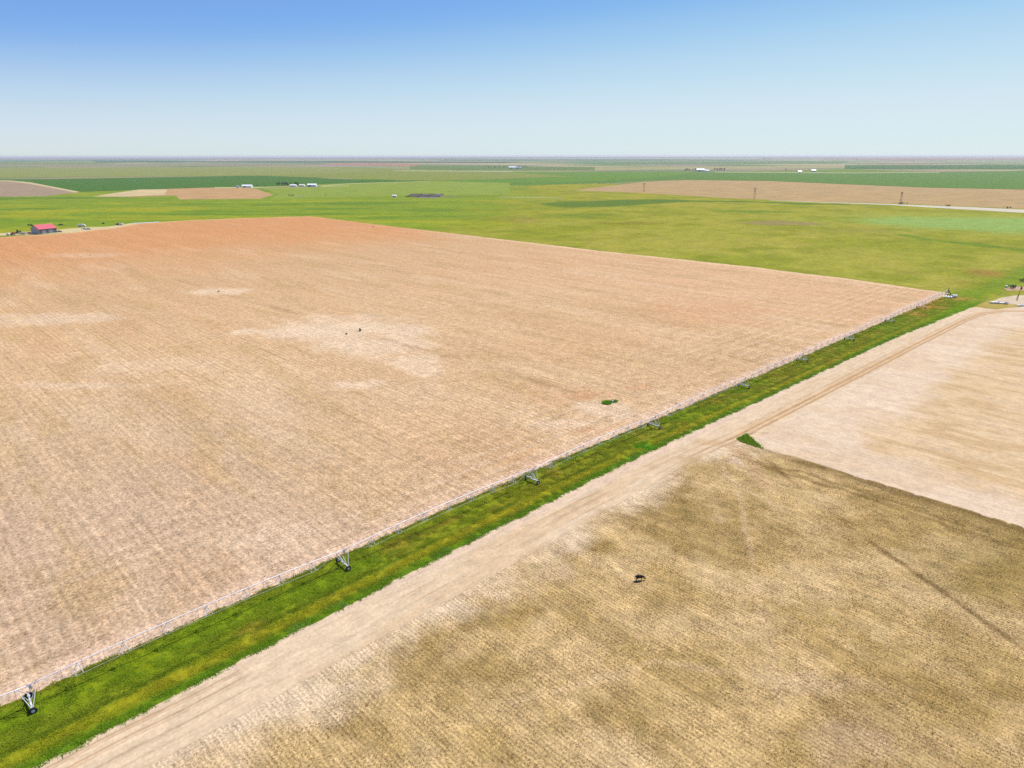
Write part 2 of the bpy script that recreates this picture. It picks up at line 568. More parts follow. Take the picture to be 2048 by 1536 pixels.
for nm, c, pts in [
    ('dirt_road', (206, 200, 158), [(1430, 344.0), (1700, 346.2), (1880, 345.2), (1880, 346.0), (1700, 347.2), (1430, 345.1)]),
    ('dirt_road', (206, 206, 172), [(790, 340.8), (1024, 342.4), (1024, 343.4), (790, 341.6)]),
    ('dirt_road', (196, 196, 130), [(520, 374.6), (620, 372.4), (700, 366.4), (860, 362.0), (860, 362.6), (700, 367.4), (620, 374.2), (520, 376)]),
    ('dirt_road', (204, 208, 150), [(430, 373.6), (520, 373.4), (700, 371), (700, 371.8), (520, 375.2), (430, 375)]),
    ('dirt_road', (176, 190, 130), [(1000, 393.5), (1060, 394), (1130, 396), (1130, 397), (1060, 395.4), (1000, 394.6)]),
]:
    poly_sheet(nm, P(*pts), 0.02, S(*c), M_ROADLINE)

# pale gravel road in front of the bare field on the right
def road():
    up = [(1540, 400.6), (1640, 404.6), (1780, 408.8), (1850, 411.8), (1950, 415.8), (2048, 420.5), (2300, 434)]
    dn = [(1540, 401.2), (1640, 405.6), (1780, 410.8), (1850, 415.4), (1950, 421.0), (2048, 427.0), (2300, 444)]
    poly_sheet('gravel_road', P(*up) + P(*dn)[::-1], 0.03, S(228, 220, 200), M_TRACK)
road()

# ------------------------------------------------------------------ pasture right of the bare field
def pasture_col(x, y):
    c = np.tile(S(161, 161, 64), (len(x), 1))
    n1 = fbm(x, y, 90, 4, 1)
    n2 = fbm(x * AX - y * AY, (x * AY + y * AX) * 0.35, 40, 4, 2)
    c = mixc(c, S(142, 150, 44), sstep(.48, .66, n1) * .7)
    c = mixc(c, S(172, 162, 74), sstep(.54, .72, n2) * .45)
    c = mixc(c, S(124, 136, 24), sstep(.54, .68, fbm(x, y, 35, 3, 4)) * .5)
    for px, py, rl, rd, col, w, sd in [
        (1040, 437, 60, 60, (156, 136, 78), .7, 1), (1170, 431, 70, 50, (122, 140, 24), .8, 2), (1270, 447, 60, 30, (134, 128, 18), .7, 3),
        (1500, 424, 70, 40, (112, 138, 6), .9, 4), (1560, 447, 70, 40, (152, 136, 92), .8, 5), (1860, 440, 200, 120, (148, 176, 90), 1.0, 6), (2060, 450, 200, 110, (148, 176, 94), 1.0, 16),
        (1990, 548, 22, 26, (166, 130, 68), .8, 7), (1960, 572, 20, 20, (150, 138, 50), .8, 17), (900, 440, 80, 60, (138, 146, 30), .8, 8),
        (1720, 462, 60, 25, (150, 150, 70), .8, 9), (700, 425, 90, 60, (122, 142, 14), .95, 10), (820, 425, 160, 90, (124, 142, 18), .8, 18), (1150, 478, 50, 30, (146, 148, 52), .6, 11)]:
        c = mixc(c, S(*col), vblob(x, y, px, py, rl, rd, .6, sd) * w)
    d = path_dist(x, y, P((1800, 470), (1870, 482), (1960, 491), (2060, 503), (2150, 520))) + (fbm(x, y, 20, 3, 8) - .5) * 18
    c = mixc(c, S(112, 140, 6), (1 - sstep(4, 17, d)) * .9)
    # lush strip in front of the gravel road
    d = path_dist(x, y, P((1180, 409), (1310, 402), (1450, 403), (1600, 407.5), (1800, 412), (1900, 415))) + (fbm(x, y, 60, 3, 19) - .5) * 70
    wd = np.interp(x - y, [-400, 100, 250, 500, 700], [60, 105, 70, 28, 16])
    c = mixc(c, S(92, 124, 34), (1 - sstep(wd * .55, wd * 1.15, d)) * .85)
    # fresh green crop beyond the far edge of the tilled field
    a, b = ground_at(1010, 398), ground_at(900, 458)
    side = ((b[0] - a[0]) * (y - a[1]) - (b[1] - a[1]) * (x - a[0])) / math.hypot(b[0] - a[0], b[1] - a[1])
    side = side * (1 if ((b[0] - a[0]) * (1400 - a[1]) - (b[1] - a[1]) * (100 - a[0])) > 0 else -1)
    wl = sstep(-130, 130, side + (fbm(x, y, 90, 4, 20) - .5) * 260)
    lat, dep = x * AX - y * AY, x * AY + y * AX
    g = np.tile(S(132, 154, 20), (len(x), 1))
    g = mixc(g, S(166, 166, 44), sstep(.50, .66, fbm(lat * .25, dep, 40, 4, 21)) * .75)
    g = mixc(g, S(104, 138, 6), sstep(.50, .66, fbm(lat * .3, dep, 55, 4, 22)) * .8)
    g = mixc(g, S(150, 170, 40), sstep(.54, .70, fbm(lat * .3, dep, 18, 4, 23)) * .5)
    c = c + (g - c) * wl[:, None]
    # green strip that carries the verge on past the pivot
    d = path_dist(x, y, [(452, 106), (530, 104), (640, 100), (900, 96)]) + (fbm(x, y, 12, 3, 9) - .5) * 10
    c = mixc(c, S(116, 146, 22), (1 - sstep(5, 15, d)) * .85)
    # sun-bleached edge along the tilled field
    e = x - (474 + (y - 112) * 0.0175) + (fbm(x, y, 9, 3, 12) - .5) * 5
    c = mixc(c, S(186, 164, 96), (1 - sstep(0, 9, e)) * sstep(-30, -20, e) * sstep(930, 880, y) * .7)
    return clear(c * 1.14, np.hypot(x, y))
gx, gy = np.meshgrid(np.linspace(-700, 1700, 300), np.linspace(-140, 2300, 300), indexing='ij')
grid_sheet('pasture', gx, gy, -.05, pasture_col, M_PASTURE)

# ------------------------------------------------------------------ big tilled field
FAR_EDGE = P((620, 432), (512, 435), (375, 440), (275, 446.5), (225, 455), (150, 463.5), (100, 467.5), (0, 472.5), (-200, 487), (-500, 510))
FE = np.array(sorted(FAR_EDGE))
RE = np.array(sorted([(q[1], q[0]) for q in P((1895, 587), (1700, 559), (1500, 534), (1200, 502), (1024, 481), (860, 461.5), (760, 450), (690, 441), (620, 432))]))
def field_col(x, y):
    c = np.tile(S(222, 187, 146), (len(x), 1))
    far = sstep(500, 800, y + (fbm(x, y, 120, 3, 3) - .5) * 200)
    c = mixc(c, S(215, 177, 134), sstep(260, 520, y) * .9)
    c = mixc(c, S(222, 164, 112), far * .9)
    near_l = sstep(150, 20, x + (fbm(x, y, 60, 3, 5) - .5) * 120) * sstep(330, 180, y)
    c = mixc(c, S(208, 180, 152), near_l * .85)
    red = sstep(260, 380, x + (fbm(x, y, 80, 3, 6) - .5) * 160) * sstep(520, 260, y)
    c = mixc(c, S(224, 180, 142), red * .5)
    c = mixc(c, S(216, 174, 130), sstep(.55, .72, fbm(x * 2.2, y * .7, 42, 4, 7)) * .35)
    c = mixc(c, S(236, 208, 174), sstep(.56, .72, fbm(x * 2.4, y * .5, 30, 4, 8)) * .28)
    c = mixc(c, S(200, 168, 120), sstep(.54, .70, fbm(x * 2.2, y * .4, 14, 4, 9)) * .5)
    for px, py, ra, rb, w, sd in [(565, 664, 30, 11, .8, 1), (640, 650, 28, 16, .55, 2), (715, 662, 42, 24, .8, 3), (770, 690, 26, 24, .75, 4), (835, 728, 14, 20, .7, 5), (700, 635, 34, 12, .5, 16),
                                  (720, 770, 13, 6, .8, 6), (440, 583, 32, 14, .7, 7), (180, 509, 40, 20, .6, 8), (1210, 820, 13, 10, .8, 9), (1130, 850, 20, 6, .5, 10),
                                  (80, 640, 40, 22, .6, 11), (545, 1075, 14, 8, .5, 12), (745, 453, 20, 10, .5, 13), (160, 770, 30, 5, .5, 14), (330, 730, 30, 14, .3, 15)]:
        c = mixc(c, S(238, 212, 182), vblob(x, y, px, py, ra, rb, .7, sd) * w)
    for px, py, ra, rb, w, sd in [(1160, 790, 10, 7, .6, 21), (1280, 775, 8, 5, .6, 22), (1380, 620, 40, 26, .5, 23), (1180, 860, 10, 3, .7, 24), (1050, 920, 12, 4, .5, 25), (1450, 640, 30, 20, .4, 26)]:
        c = mixc(c, S(216, 168, 124), vblob(x, y, px, py, ra, rb, .7, sd) * w)
    # passes of the drill along X
    ps = np.sin(y * 2 * np.pi / 11.3 + 1.1) ** 10 * sstep(.44, .60, fbm(x, y, 40, 2, 31)) * sstep(190, 140, y)
    c = mixc(c, S(238, 210, 180), ps * .5)
    pd = np.sin(y * 2 * np.pi / 11.3 + 1.9) ** 10 * sstep(.44, .58, fbm(x, y, 30, 2, 32)) * sstep(190, 140, y)
    c = mixc(c, S(186, 150, 116), pd * .25)
    # harvest passes along Y
    pw = np.sin(x * 2 * np.pi / 9.2 + (fbm(x, y, 90, 2, 34) - .5) * 3) * (fbm(x, y, 70, 3, 35) - .2)
    c = c * (1 + .05 * pw * sstep(130, 220, y))[:, None]
    # service trail between the well heads, two ruts
    for off in (-.9, .9):
        d = path_dist(x, y, [(178.8 + off, 146), (179.5 + off, 190), (175 + off, 232), (173.6 + off, 284), (166 + off, 437), (156 + off, 660), (152 + off, 800)])
        c = mixc(c, S(176, 140, 100), (1 - sstep(.2, 1.0, d)) * .5 * sstep(.38, .6, fbm(x, y, 30, 2, 33)) * sstep(700, 300, y))
    # unplanted margins
    e1 = y - 116.5 + (fbm(x, y, 6, 3, 14) - .5) * 4
    c = mixc(c, S(236, 204, 178), (1 - sstep(3, 9, e1)) * .75)
    e2 = np.interp(y, RE[:, 0], RE[:, 1]) - x + (fbm(x, y, 10, 3, 15) - .5) * 4
    c = mixc(c, S(240, 206, 168), (1 - sstep(2, 9, e2)) * .85)
    c = c * np.array((1.085, 1.085, 1.06))
    c = mixc(c, S(226, 163, 108), far * .75)
    e3 = np.interp(x, FE[:, 0], FE[:, 1]) - y + (fbm(x, y, 14, 3, 16) - .5) * 8
    c = mixc(c, S(240, 196, 140), (1 - sstep(3, 14, e3)) * .8)
    return c
def field_sheet():
    s = np.linspace(0, 1, 330)[:, None]
    t = (np.linspace(0, 1, 300) ** 1.5)[None, :]
    x0 = -260.0
    X = x0 + s * (482 - x0) + 0 * t
    top = np.interp(X, FE[:, 0], FE[:, 1])
    low = 116.0 + (fbm(X[:, :1], 0 * X[:, :1], 7, 3, 40) - .5) * 1.4
    Y = low + t * (top - low)
    edge = np.interp(Y, RE[:, 0], RE[:, 1])
    X = x0 + s * (edge + (fbm(Y, 0 * Y, 14, 4, 36) - .5) * 5 - x0)
    top = np.interp(X, FE[:, 0], FE[:, 1]) + (fbm(X, 0 * X, 22, 4, 37) - .5) * 9
    Y = low + t * (top - low)
    grid_sheet('bare_field', X, Y, 0.0, field_col, M_FIELD)
field_sheet()

# ------------------------------------------------------------------ ground on the near side of the verge
def yb_of(x):
    return np.interp(x, [-40, 21, 46, 95, 116, 160, 176, 182], [80, 82.5, 86.5, 87, 90, 90.5, 87, 84])
def soil_col(x, y):
    c = np.tile(S(237, 211, 180), (len(x), 1))
    c = mixc(c, S(226, 194, 156), sstep(.5, .7, fbm(x * .25, y * 1.5, 8, 4, 41)) * .55)
    # brown weedy stubble
    xb = 181.6 + (fbm(y, y * 0 + 3.3, 5, 4, 68) - .5) * 2.4
    wb = sstep(-3.5, 9, yb_of(x) - y + (fbm(x, y, 9, 4, 42) - .5) * 16) * (x < xb)
    b = np.tile(S(213, 181, 126), (len(x), 1))
    n1, n2 = fbm(x, y, 26, 4, 43), fbm(x, y * .55, 7, 4, 44)
    b = mixc(b, S(180, 150, 92), sstep(.46, .64, n1 + (fbm(x, y, 3, 3, 85) - .5) * .2) * .65)
    b = mixc(b, S(228, 198, 150), sstep(.53, .68, fbm(x, y * .7, 12, 5, 45)) * .5)
    b = mixc(b, S(170, 142, 80), sstep(.52, .70, n2) * .45)
    b = mixc(b, S(222, 190, 142), sstep(.56, .70, fbm(x, y, 12, 3, 46)) * .35)
    b = mixc(b, S(166, 142, 80), sstep(110, 165, x + (n1 - .5) * 60) * sstep(50, 10, y) * .7)
    for px, py, ra, rb, col, w, sd in [(1540, 940, 8, 4, (158, 132, 78), .6, 51), (1150, 1090, 12, 5, (160, 132, 72), .7, 52), (960, 1230, 12, 4, (158, 130, 70), .7, 53), (1370, 1020, 12, 7, (160, 134, 74), .6, 54),
                                       (1475, 925, 2.5, 4, (236, 208, 176), .8, 55), (1230, 1420, 9, 6, (170, 142, 84), .6, 56), (1000, 1340, 8, 5, (168, 140, 80), .6, 57), (1620, 1370, 12, 3, (222, 190, 152), .4, 58), (1700, 1480, 8, 6, (214, 184, 150), .5, 59)]:
        b = mixc(b, S(*col), vblob(x, y, px, py, ra, rb, .7, sd) * w)
    b = b * (1 + .3 * (fbm(x, y * .6, 2.4, 3, 69) - .5))[:, None]
    # dark wheel track of an old pivot pass and faint cattle paths
    d = path_dist(x, y, [(171, 74), (163, 62), (149.5, 41.2), (142.6, 28.2), (132, 9.6), (120, -14)]) + (fbm(x, y, 3, 2, 47) - .5) * 1.2
    b = mixc(b, S(134, 106, 64), (1 - sstep(.1, 1.1, d)) * sstep(.25, .55, fbm(x, y, 14, 2, 48)) * .75)
    for pth in ([(160, 84), (152, 74), (115, 50), (90, 33)], [(166, 88), (156, 79), (149, 60)], [(60, 62), (84, 52), (98, 30)]):
        d = path_dist(x, y, pth) + (fbm(x, y, 4, 2, 49) - .5) * 1.6
        b = mixc(b, S(226, 194, 150), (1 - sstep(.2, 1.2, d)) * .5)
    # dark weeds along the boundary with the pale field
    e = 181.6 - x + (fbm(x, y, 6, 3, 50) - .5) * 5
    b = mixc(b, S(134, 108, 60), (1 - sstep(1.5, 6, e)) * sstep(84, 66, y) * .7)
    for k in (8.5, 11.5):
        d = np.abs(e - k)
        b = mixc(b, S(140, 112, 62), (1 - sstep(.3, 1.4, d)) * sstep(88, 76, y) * .55)
    b = b * np.array((1.05, 1.07, 1.09))
    c = c * np.array((1.03, 1.05, 1.02))
    c = c + (b - c) * wb[:, None]
    # pale field
    wp = (x >= xb) * sstep(88.5, 86.5, y)
    p = np.tile(S(239, 213, 188), (len(x), 1))
    p = mixc(p, S(232, 200, 166), sstep(.5, .68, fbm(x * .6, y * .25, 7, 4, 60)) * .55)
    tan = sstep(-4, 8, 67 - y + (fbm(x, y, 14, 4, 61) - .5) * 16) * sstep(186, 208, x + (fbm(x, y, 14, 3, 62) - .5) * 18)
    p = mixc(p, S(230, 198, 156), tan * .75)
    p = mixc(p, S(210, 174, 128), tan * sstep(.5, .66, fbm(x * 1.2, y * .3, 4, 4, 63)) * .6)
    p = p * np.array((1.03, 1.055, 1.02))
    c = c + (p - c) * wp[:, None]
    # ruts of the farm track
    rut = fbm(x, y * 0, 25, 3, 64)
    for yy, w in ((98.6, .6), (98.0, .35), (96.5, .65), (95.9, .3), (93.6, .45), (91.2, .35), (89.0, .3)):
        d = np.abs(y - yy - (rut - .5) * 1.4)
        c = mixc(c, S(192, 152, 112), (1 - sstep(.06, .34, d)) * w * sstep(190, 150, x) * sstep(.34, .55, fbm(x, y, 18, 2, 65)))
    main = [(150, 95), (182, 92.3), (268, 91.0), (340, 90.2), (412, 88.8), (436, 86.5), (450, 81), (462, 68), (468, 50)]
    for off, w in ((0.0, .75), (-1.9, .6), (2.4, .25)):
        d = path_dist(x, y - off, main)
        c = mixc(c, S(172, 126, 78), (1 - sstep(.15, .65, d)) * w * sstep(150, 185, x))
    d = path_dist(x, y, main) + (fbm(x, y, 5, 3, 66) - .5) * 3
    c = mixc(c, S(222, 180, 130), (1 - sstep(.5, 3.2, d)) * .5 * sstep(170, 195, x))
    # turn-off trampled between the fields
    d = path_dist(x, y, [(172, 98), (176, 90), (170, 80), (158, 70)])
    c = mixc(c, S(216, 180, 138), (1 - sstep(.8, 3, d)) * .6)
    # fresh soil lip along the verge
    e = 101.5 - y + (fbm(x, y, 5, 3, 67) - .5) * 1.5
    c = mixc(c, S(242, 214, 190), (1 - sstep(.5, 2.5, e)) * .6)
    return c
gx, gy = np.meshgrid(np.linspace(-60, 200, 350), np.linspace(-150, 93.0, 330), indexing='ij')
grid_sheet('stubble_field', gx, gy, -.012, soil_col, M_STUB)
gx, gy = np.meshgrid(np.linspace(182, 474, 260), np.linspace(-260, 86.5, 240), indexing='ij')
# rounded corner of the pale field
cut = np.clip((193 - gx) / 11.5, 0, 1)
ytop = 86.5 - 7.5 * (1 - np.sqrt(np.clip(1 - cut ** 2, 0, 1))) - np.clip((gx - 430) / 44, 0, 1) ** 2 * 12
gy = -260 + (gy + 260) / 346.5 * (ytop + 260)
gx = gx + (181.65 + (fbm(gy, gy * 0 + 3.3, 5, 4, 68) - .5) * 2.4 - 182) * np.clip((200 - gx) / 18, 0, 1)
grid_sheet('pale_field', gx, gy, -.008, soil_col, M_PALE)
def track_sheet():
    s = np.linspace(-60, 452, 420)[:, None]
    t = np.linspace(0, 1, 110)[None, :]
    hi = np.interp(s, [-60, 0, 60, 150, 240, 340, 445, 452], [100, 99.8, 102, 104, 102.4, 101, 95.4, 92.5])
    lo = np.interp(s, [-60, 100, 150, 176, 181, 184, 190, 196, 420, 440, 452], [88, 90, 91.5, 91, 89.5, 89.8, 90, 85.5, 85, 83, 78])
    grid_sheet('dirt_track', s + 0 * t, lo + t * (hi + .6 - lo), 0.006, soil_col, M_TRACK)
track_sheet()

# ------------------------------------------------------------------ grass verge
def verge_lo(x):
    return np.interp(x, [-60, 0, 60, 150, 240, 340, 445, 480], [100, 99.8, 102, 104, 102.4, 101, 95.2, 94])
def verge_hi(x):
    return np.interp(x, [-60, 0, 60, 120, 200, 300, 400, 480], [116.6, 116.6, 117.6, 118.2, 117.0, 116.6, 116.2, 114])
def verge_col(x, y):
    lo, hi = verge_lo(x), verge_hi(x)
    v = (y - lo) / (hi - lo)
    w = (fbm(x * .10, y * .3, 5, 3, 74) - .5) * .10
    c = np.tile(S(120, 134, 26), (len(x), 1))
    c = mixc(c, S(130, 126, 26), sstep(.46, .68, fbm(x * .18, y, 7, 4, 71)) * .6)
    c = mixc(c, S(108, 140, 12), sstep(.52, .70, fbm(x * .14, y, 6, 4, 72)) * .45)
    c = mixc(c, S(142, 124, 46), sstep(.60, .76, fbm(x * .4, y, 5, 4, 73)) * .5)
    c = mixc(c, S(88, 110, 12), sstep(.55, .72, fbm(x * .8, y, 2.2, 3, 83)) * .4)
    ridge = np.exp(-((v + w - .24) / .075) ** 2)
    c = mixc(c, S(158, 154, 30), ridge * (.35 + .35 * fbm(x * .2, y, 8, 2, 84)))
    ditch = np.exp(-((v + w - .355) / .028) ** 2)
    c = mixc(c, S(78, 100, 14), ditch * .75 * sstep(.3, .55, fbm(x, y * 0, 20, 2, 75)))
    foot = 1 - sstep(.06, .17, v + w)
    c = mixc(c, S(90, 126, 20), foot * .85)
    c = mixc(c, S(92, 128, 54), foot * sstep(.56, .68, fbm(x, y, 4, 3, 76)) * .5)
    top = sstep(.90, .98, v)  # shadow edge on the field side, painted into the grass colour
    c = mixc(c, S(96, 106, 18), top * .7)
    end = sstep(370, 440, x + (fbm(x, y, 10, 3, 77) - .5) * 30)
    c = mixc(c, S(172, 140, 66), end * sstep(.35, .5, v) * sstep(.42, .6, fbm(x, y, 8, 3, 78)) * .8)
    c = mixc(c, S(110, 146, 16), end * (1 - sstep(.25, .5, v)) * .8)
    c = mixc(c, S(72, 132, 12), vblob(x, y, 1288, 893, 4, 3, .6, 79) * .9)
    return mixc(c, pasture_col(x, y), sstep(455, 500, x + (fbm(x, y, 8, 3, 82) - .5) * 24))
s = np.linspace(-60, 520, 660)[:, None]
t = np.linspace(0, 1, 34)[None, :]
lo = verge_lo(s) + (fbm(s, 0 * s, 3, 4, 80) - .5) * 1.1
hi = verge_hi(s) + (fbm(s, 0 * s, 4, 4, 81) - .5) * .7
grid_sheet('grass_verge', s + 0 * t, lo + t * (hi - lo), 0.016, lambda x, y: verge_col(x, y) * (1 + .35 * sstep(500, 440, x))[:, None], M_VERGE)

def blades(name, x, y, h, wd, col, nb, mat, lean=.45, z0=0.0, parent=None):
    """tufts of triangular blades, nb per tuft"""
    n = len(x)
    x, y, h, wd = (np.repeat(a, nb) for a in (x, y, h, wd))
    col = np.repeat(col, nb, 0) * RNG.uniform(.78, 1.25, (n * nb, 1))
    N = n * nb
    a = RNG.uniform(0, 2 * np.pi, N)
    ph = RNG.uniform(0, 2 * np.pi, N)
    r = wd * RNG.uniform(.2, 1.6, N)
    bx, by = x + np.cos(ph) * r, y + np.sin(ph) * r
    hh = h * RNG.uniform(.55, 1.15, N)
    lx, ly = np.cos(ph) * hh * lean * RNG.uniform(.2, 1.2, N), np.sin(ph) * hh * lean * RNG.uniform(.2, 1.2, N)
    ca, sa = np.cos(a) * wd * .5, np.sin(a) * wd * .5
    z = np.full(N, z0 - .01)
    v = np.empty((N, 3, 3), np.float32)
    v[:, 0] = np.stack([bx - ca, by - sa, z], -1)
    v[:, 1] = np.stack([bx + ca, by + sa, z], -1)
    v[:, 2] = np.stack([bx + lx, by + ly, z0 + hh], -1)
    c = np.repeat(col[:, None, :], 3, 1)
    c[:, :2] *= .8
    f = np.arange(N * 3).reshape(N, 3)
    return stuff(link(name, mesh_arrays(name, v.reshape(-1, 3), f, c.reshape(-1, 3)), mat, parent))

def in_view(x, y, margin=60):
    r, f = x * AX - y * AY, x * AY + y * AX
    d = f * math.cos(PITCH) + CAM_H * math.sin(PITCH)
    u = 1024 + F_PX * r / d
    w = 768 + F_PX * (CAM_H * math.cos(PITCH) - f * math.sin(PITCH)) / d
    return (u > -margin) & (u < 2048 + margin) & (w < 1536 + margin) & (f > 10), d

def scatter_verge():
    n = 420000
    x = RNG.uniform(-30, 500, n)
    lo, hi = verge_lo(x) + (fbm(x, 0 * x, 3, 4, 80) - .5) * 1.1 - .5, verge_hi(x) + (fbm(x, 0 * x, 4, 4, 81) - .5) * .7 + .4
    v = RNG.uniform(0, 1, n)
    y = lo + v * (hi - lo)
    ok, d = in_view(x, y)
    ok &= RNG.uniform(0, 1, n) < np.clip(150.0 / d, .12, 1) ** 1.3
    clump = fbm(x, y, 1.6, 3, 90)
    ok &= RNG.uniform(0, 1, n) < sstep(.25, .62, clump) * 1.1 * .75
    ok &= RNG.uniform(0, 1, n) < sstep(500, 440, x)
    edge = np.minimum(v, 1 - v)
    ok &= (edge > .03) | (RNG.uniform(0, 1, n) < .5)
    x, y, d, clump = x[ok], y[ok], d[ok], clump[ok]
    h = (.08 + .26 * np.clip(clump - .3, 0, 1)) * RNG.uniform(.5, 1.5, len(x))
    w = RNG.uniform(.09, .17, len(x)) * np.clip(d / 160, 1, 2.2)
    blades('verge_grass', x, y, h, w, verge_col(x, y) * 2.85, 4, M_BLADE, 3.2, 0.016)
scatter_verge()

def scatter_stubble():
    # foreground: rows along Y, 0.76 m apart
    rows = np.arange(-5, 181, .76)
    n = 300000
    x = RNG.choice(rows, n) + RNG.normal(0, .24, n)
    y = RNG.uniform(-10, 93, n)
    ok, d = in_view(x, y)
    wb = yb_of(x) - y + (fbm(x, y, 9, 4, 42) - .5) * 11
    ok &= RNG.uniform(0, 1, n) < sstep(-4, 7, wb) * (.25 + .75 * sstep(.35, .6, fbm(x, y, 4, 3, 91)))
    x, y = x[ok], y[ok]
    c = soil_col(x, y)
    c = mixc(c, S(140, 110, 58), (RNG.uniform(0, 1, len(x)) < .45) * .6)
    c = mixc(c, S(240, 214, 160), (RNG.uniform(0, 1, len(x)) < .3) * .7)
    blades('stubble_straw', x, y, RNG.uniform(.06, .22, len(x)), RNG.uniform(.05, .09, len(x)), c, 3, M_STRAW, .6, -.012)
    # tilled field beyond the verge: residue along X
    rows = np.arange(118, 330, .9)
    n = 260000
    y = RNG.choice(rows, n, p=(lambda q: q / q.sum())(1 / (rows - 60) ** 1.2)) + RNG.normal(0, .12, n)
    x = RNG.uniform(-120, 300, n)
    ok, d = in_view(x, y)
    ok &= RNG.uniform(0, 1, n) < .15 + .85 * sstep(.42, .62, fbm(x * .6, y, 3, 3, 92))
    x, y = x[ok], y[ok]
    c = field_col(x, y)
    c = mixc(c, S(150, 112, 72), (RNG.uniform(0, 1, len(x)) < .55) * .8)
    blades('field_residue', x, y, RNG.uniform(.05, .17, len(x)), RNG.uniform(.07, .14, len(x)), c, 2, M_STRAW, .8, 0.0)
scatter_stubble()

# weeds in the corner between the fields and along the margins
def weeds(name, pts_n, cx, cy, rx, ry, colr, h, nb=5, seed=0, shape=None):
    rs = np.random.default_rng(seed)
    a, r = rs.uniform(0, 2 * np.pi, pts_n), np.sqrt(rs.uniform(0, 1, pts_n))
    x, y = cx + np.cos(a) * r * rx, cy + np.sin(a) * r * ry
    if shape is not None:
        k = shape(x, y)
        x, y = x[k], y[k]
    c = np.tile(S(*colr), (len(x), 1)) * rs.uniform(.6, 1.4, (len(x), 1))
    return blades(name, x, y, rs.uniform(.5, 1.2, len(x)) * h, rs.uniform(.12, .25, len(x)), c * 1.8, nb, M_BLADE, 1.6, 0)
weeds('corner_weeds', 3000, 184.0, 87.0, 6, 6, (124, 160, 32), .4, 5, 3, lambda x, y: (y < 91.0) & (x > 180.6 + np.clip(y - 88, 0, 3) * .3) & ((x - 181.0) * 8.3 < (y - 82.6) * 6.6))

# ------------------------------------------------------------------ centre pivot irrigator
ARM_Y = 113.7
TOWERS = [-49.0, 6.0, 61.0, 117.0, 171.5, 228.0, 276.5, 325.5, 377.0, 426.0]
PIVOT_X = 474.5
PIPE_Z = 3.75
piv = empty('center_pivot', (PIVOT_X, ARM_Y, 0))
tag(piv, 'long galvanised centre pivot irrigation arm on wheeled towers beside the grass verge', 'irrigation pivot')

def strut_mesh():
    m = MB()
    for sy in (-1, 1):
        m.tube((0, 0, 0), (-.55, sy * .75, -1.7), .045, k=5)
        m.tube((0, 0, 0), (.55, sy * .75, -1.7), .045, k=5)
    m.tube((-.55, -.75, -1.7), (-.55, .75, -1.7), .035, k=5)
    m.tube((.55, -.75, -1.7), (.55, .75, -1.7), .035, k=5)
    return m.mesh('truss_strut', M_GALV)
STRUT = strut_mesh()
def tower_meshes():
    t = MB()
    t.box((0, 0, .95), (.24, 4.3, .22))                       # base beam
    t.box((0, .75, 1.22), (.3, .45, .35))
    for sx in (-1, 1):
        t.tube((0, -.5, 1.0), (sx * .75, 0, 2.4), .04, k=5)
    for sy in (-1, 1):
        t.tube((0, sy * 2.05, .95), (0, 0, 2.7), .035, k=5)
    base = t.mesh('tower', M_GALV)
    legs = {}
    for sx in (-1, 1):
        for sy in (-1, 1):
            m = MB()
            m.tube((sx * .12, sy * 2.0, 1.0), (sx * 1.25, sy * .16, PIPE_Z - .02), .055, k=6)
            legs[(sx, sy)] = m.mesh('leg', M_GALV)
    w = MB()
    k = 18
    prof = [(.28, -.12), (.50, -.14), (.56, -.09), (.56, .09), (.50, .14), (.28, .12)]
    n = len(prof)
    for i in range(k):
        a = 2 * math.pi * i / k
        for r, yy in prof:
            rr = r * (1.03 if (r > .55 and i % 2) else 1)
            w.v.append((math.cos(a) * rr, yy, math.sin(a) * rr))
    for i in range(k):
        for j in range(n):
            w.f.append((i * n + j, ((i + 1) % k) * n + j, ((i + 1) % k) * n + (j + 1) % n, i * n + (j + 1) % n))
    tyre = w.mesh('tyre', M_TYRE)
    r = MB()
    r.tube((0, -.10, 0), (0, .10, 0), .32, k=14)
    r.tube((0, -.16, 0), (0, .2, 0), .1, k=8)
    rim = r.mesh('rim', M_GALV)
    box = MB().box((0, 0, 0), (.42, .34, .55)).mesh('control_box', M_GALV)
    return base, legs, tyre, rim, box
T_BASE, T_LEGS, T_TYRE, T_RIM, T_BOX = tower_meshes()
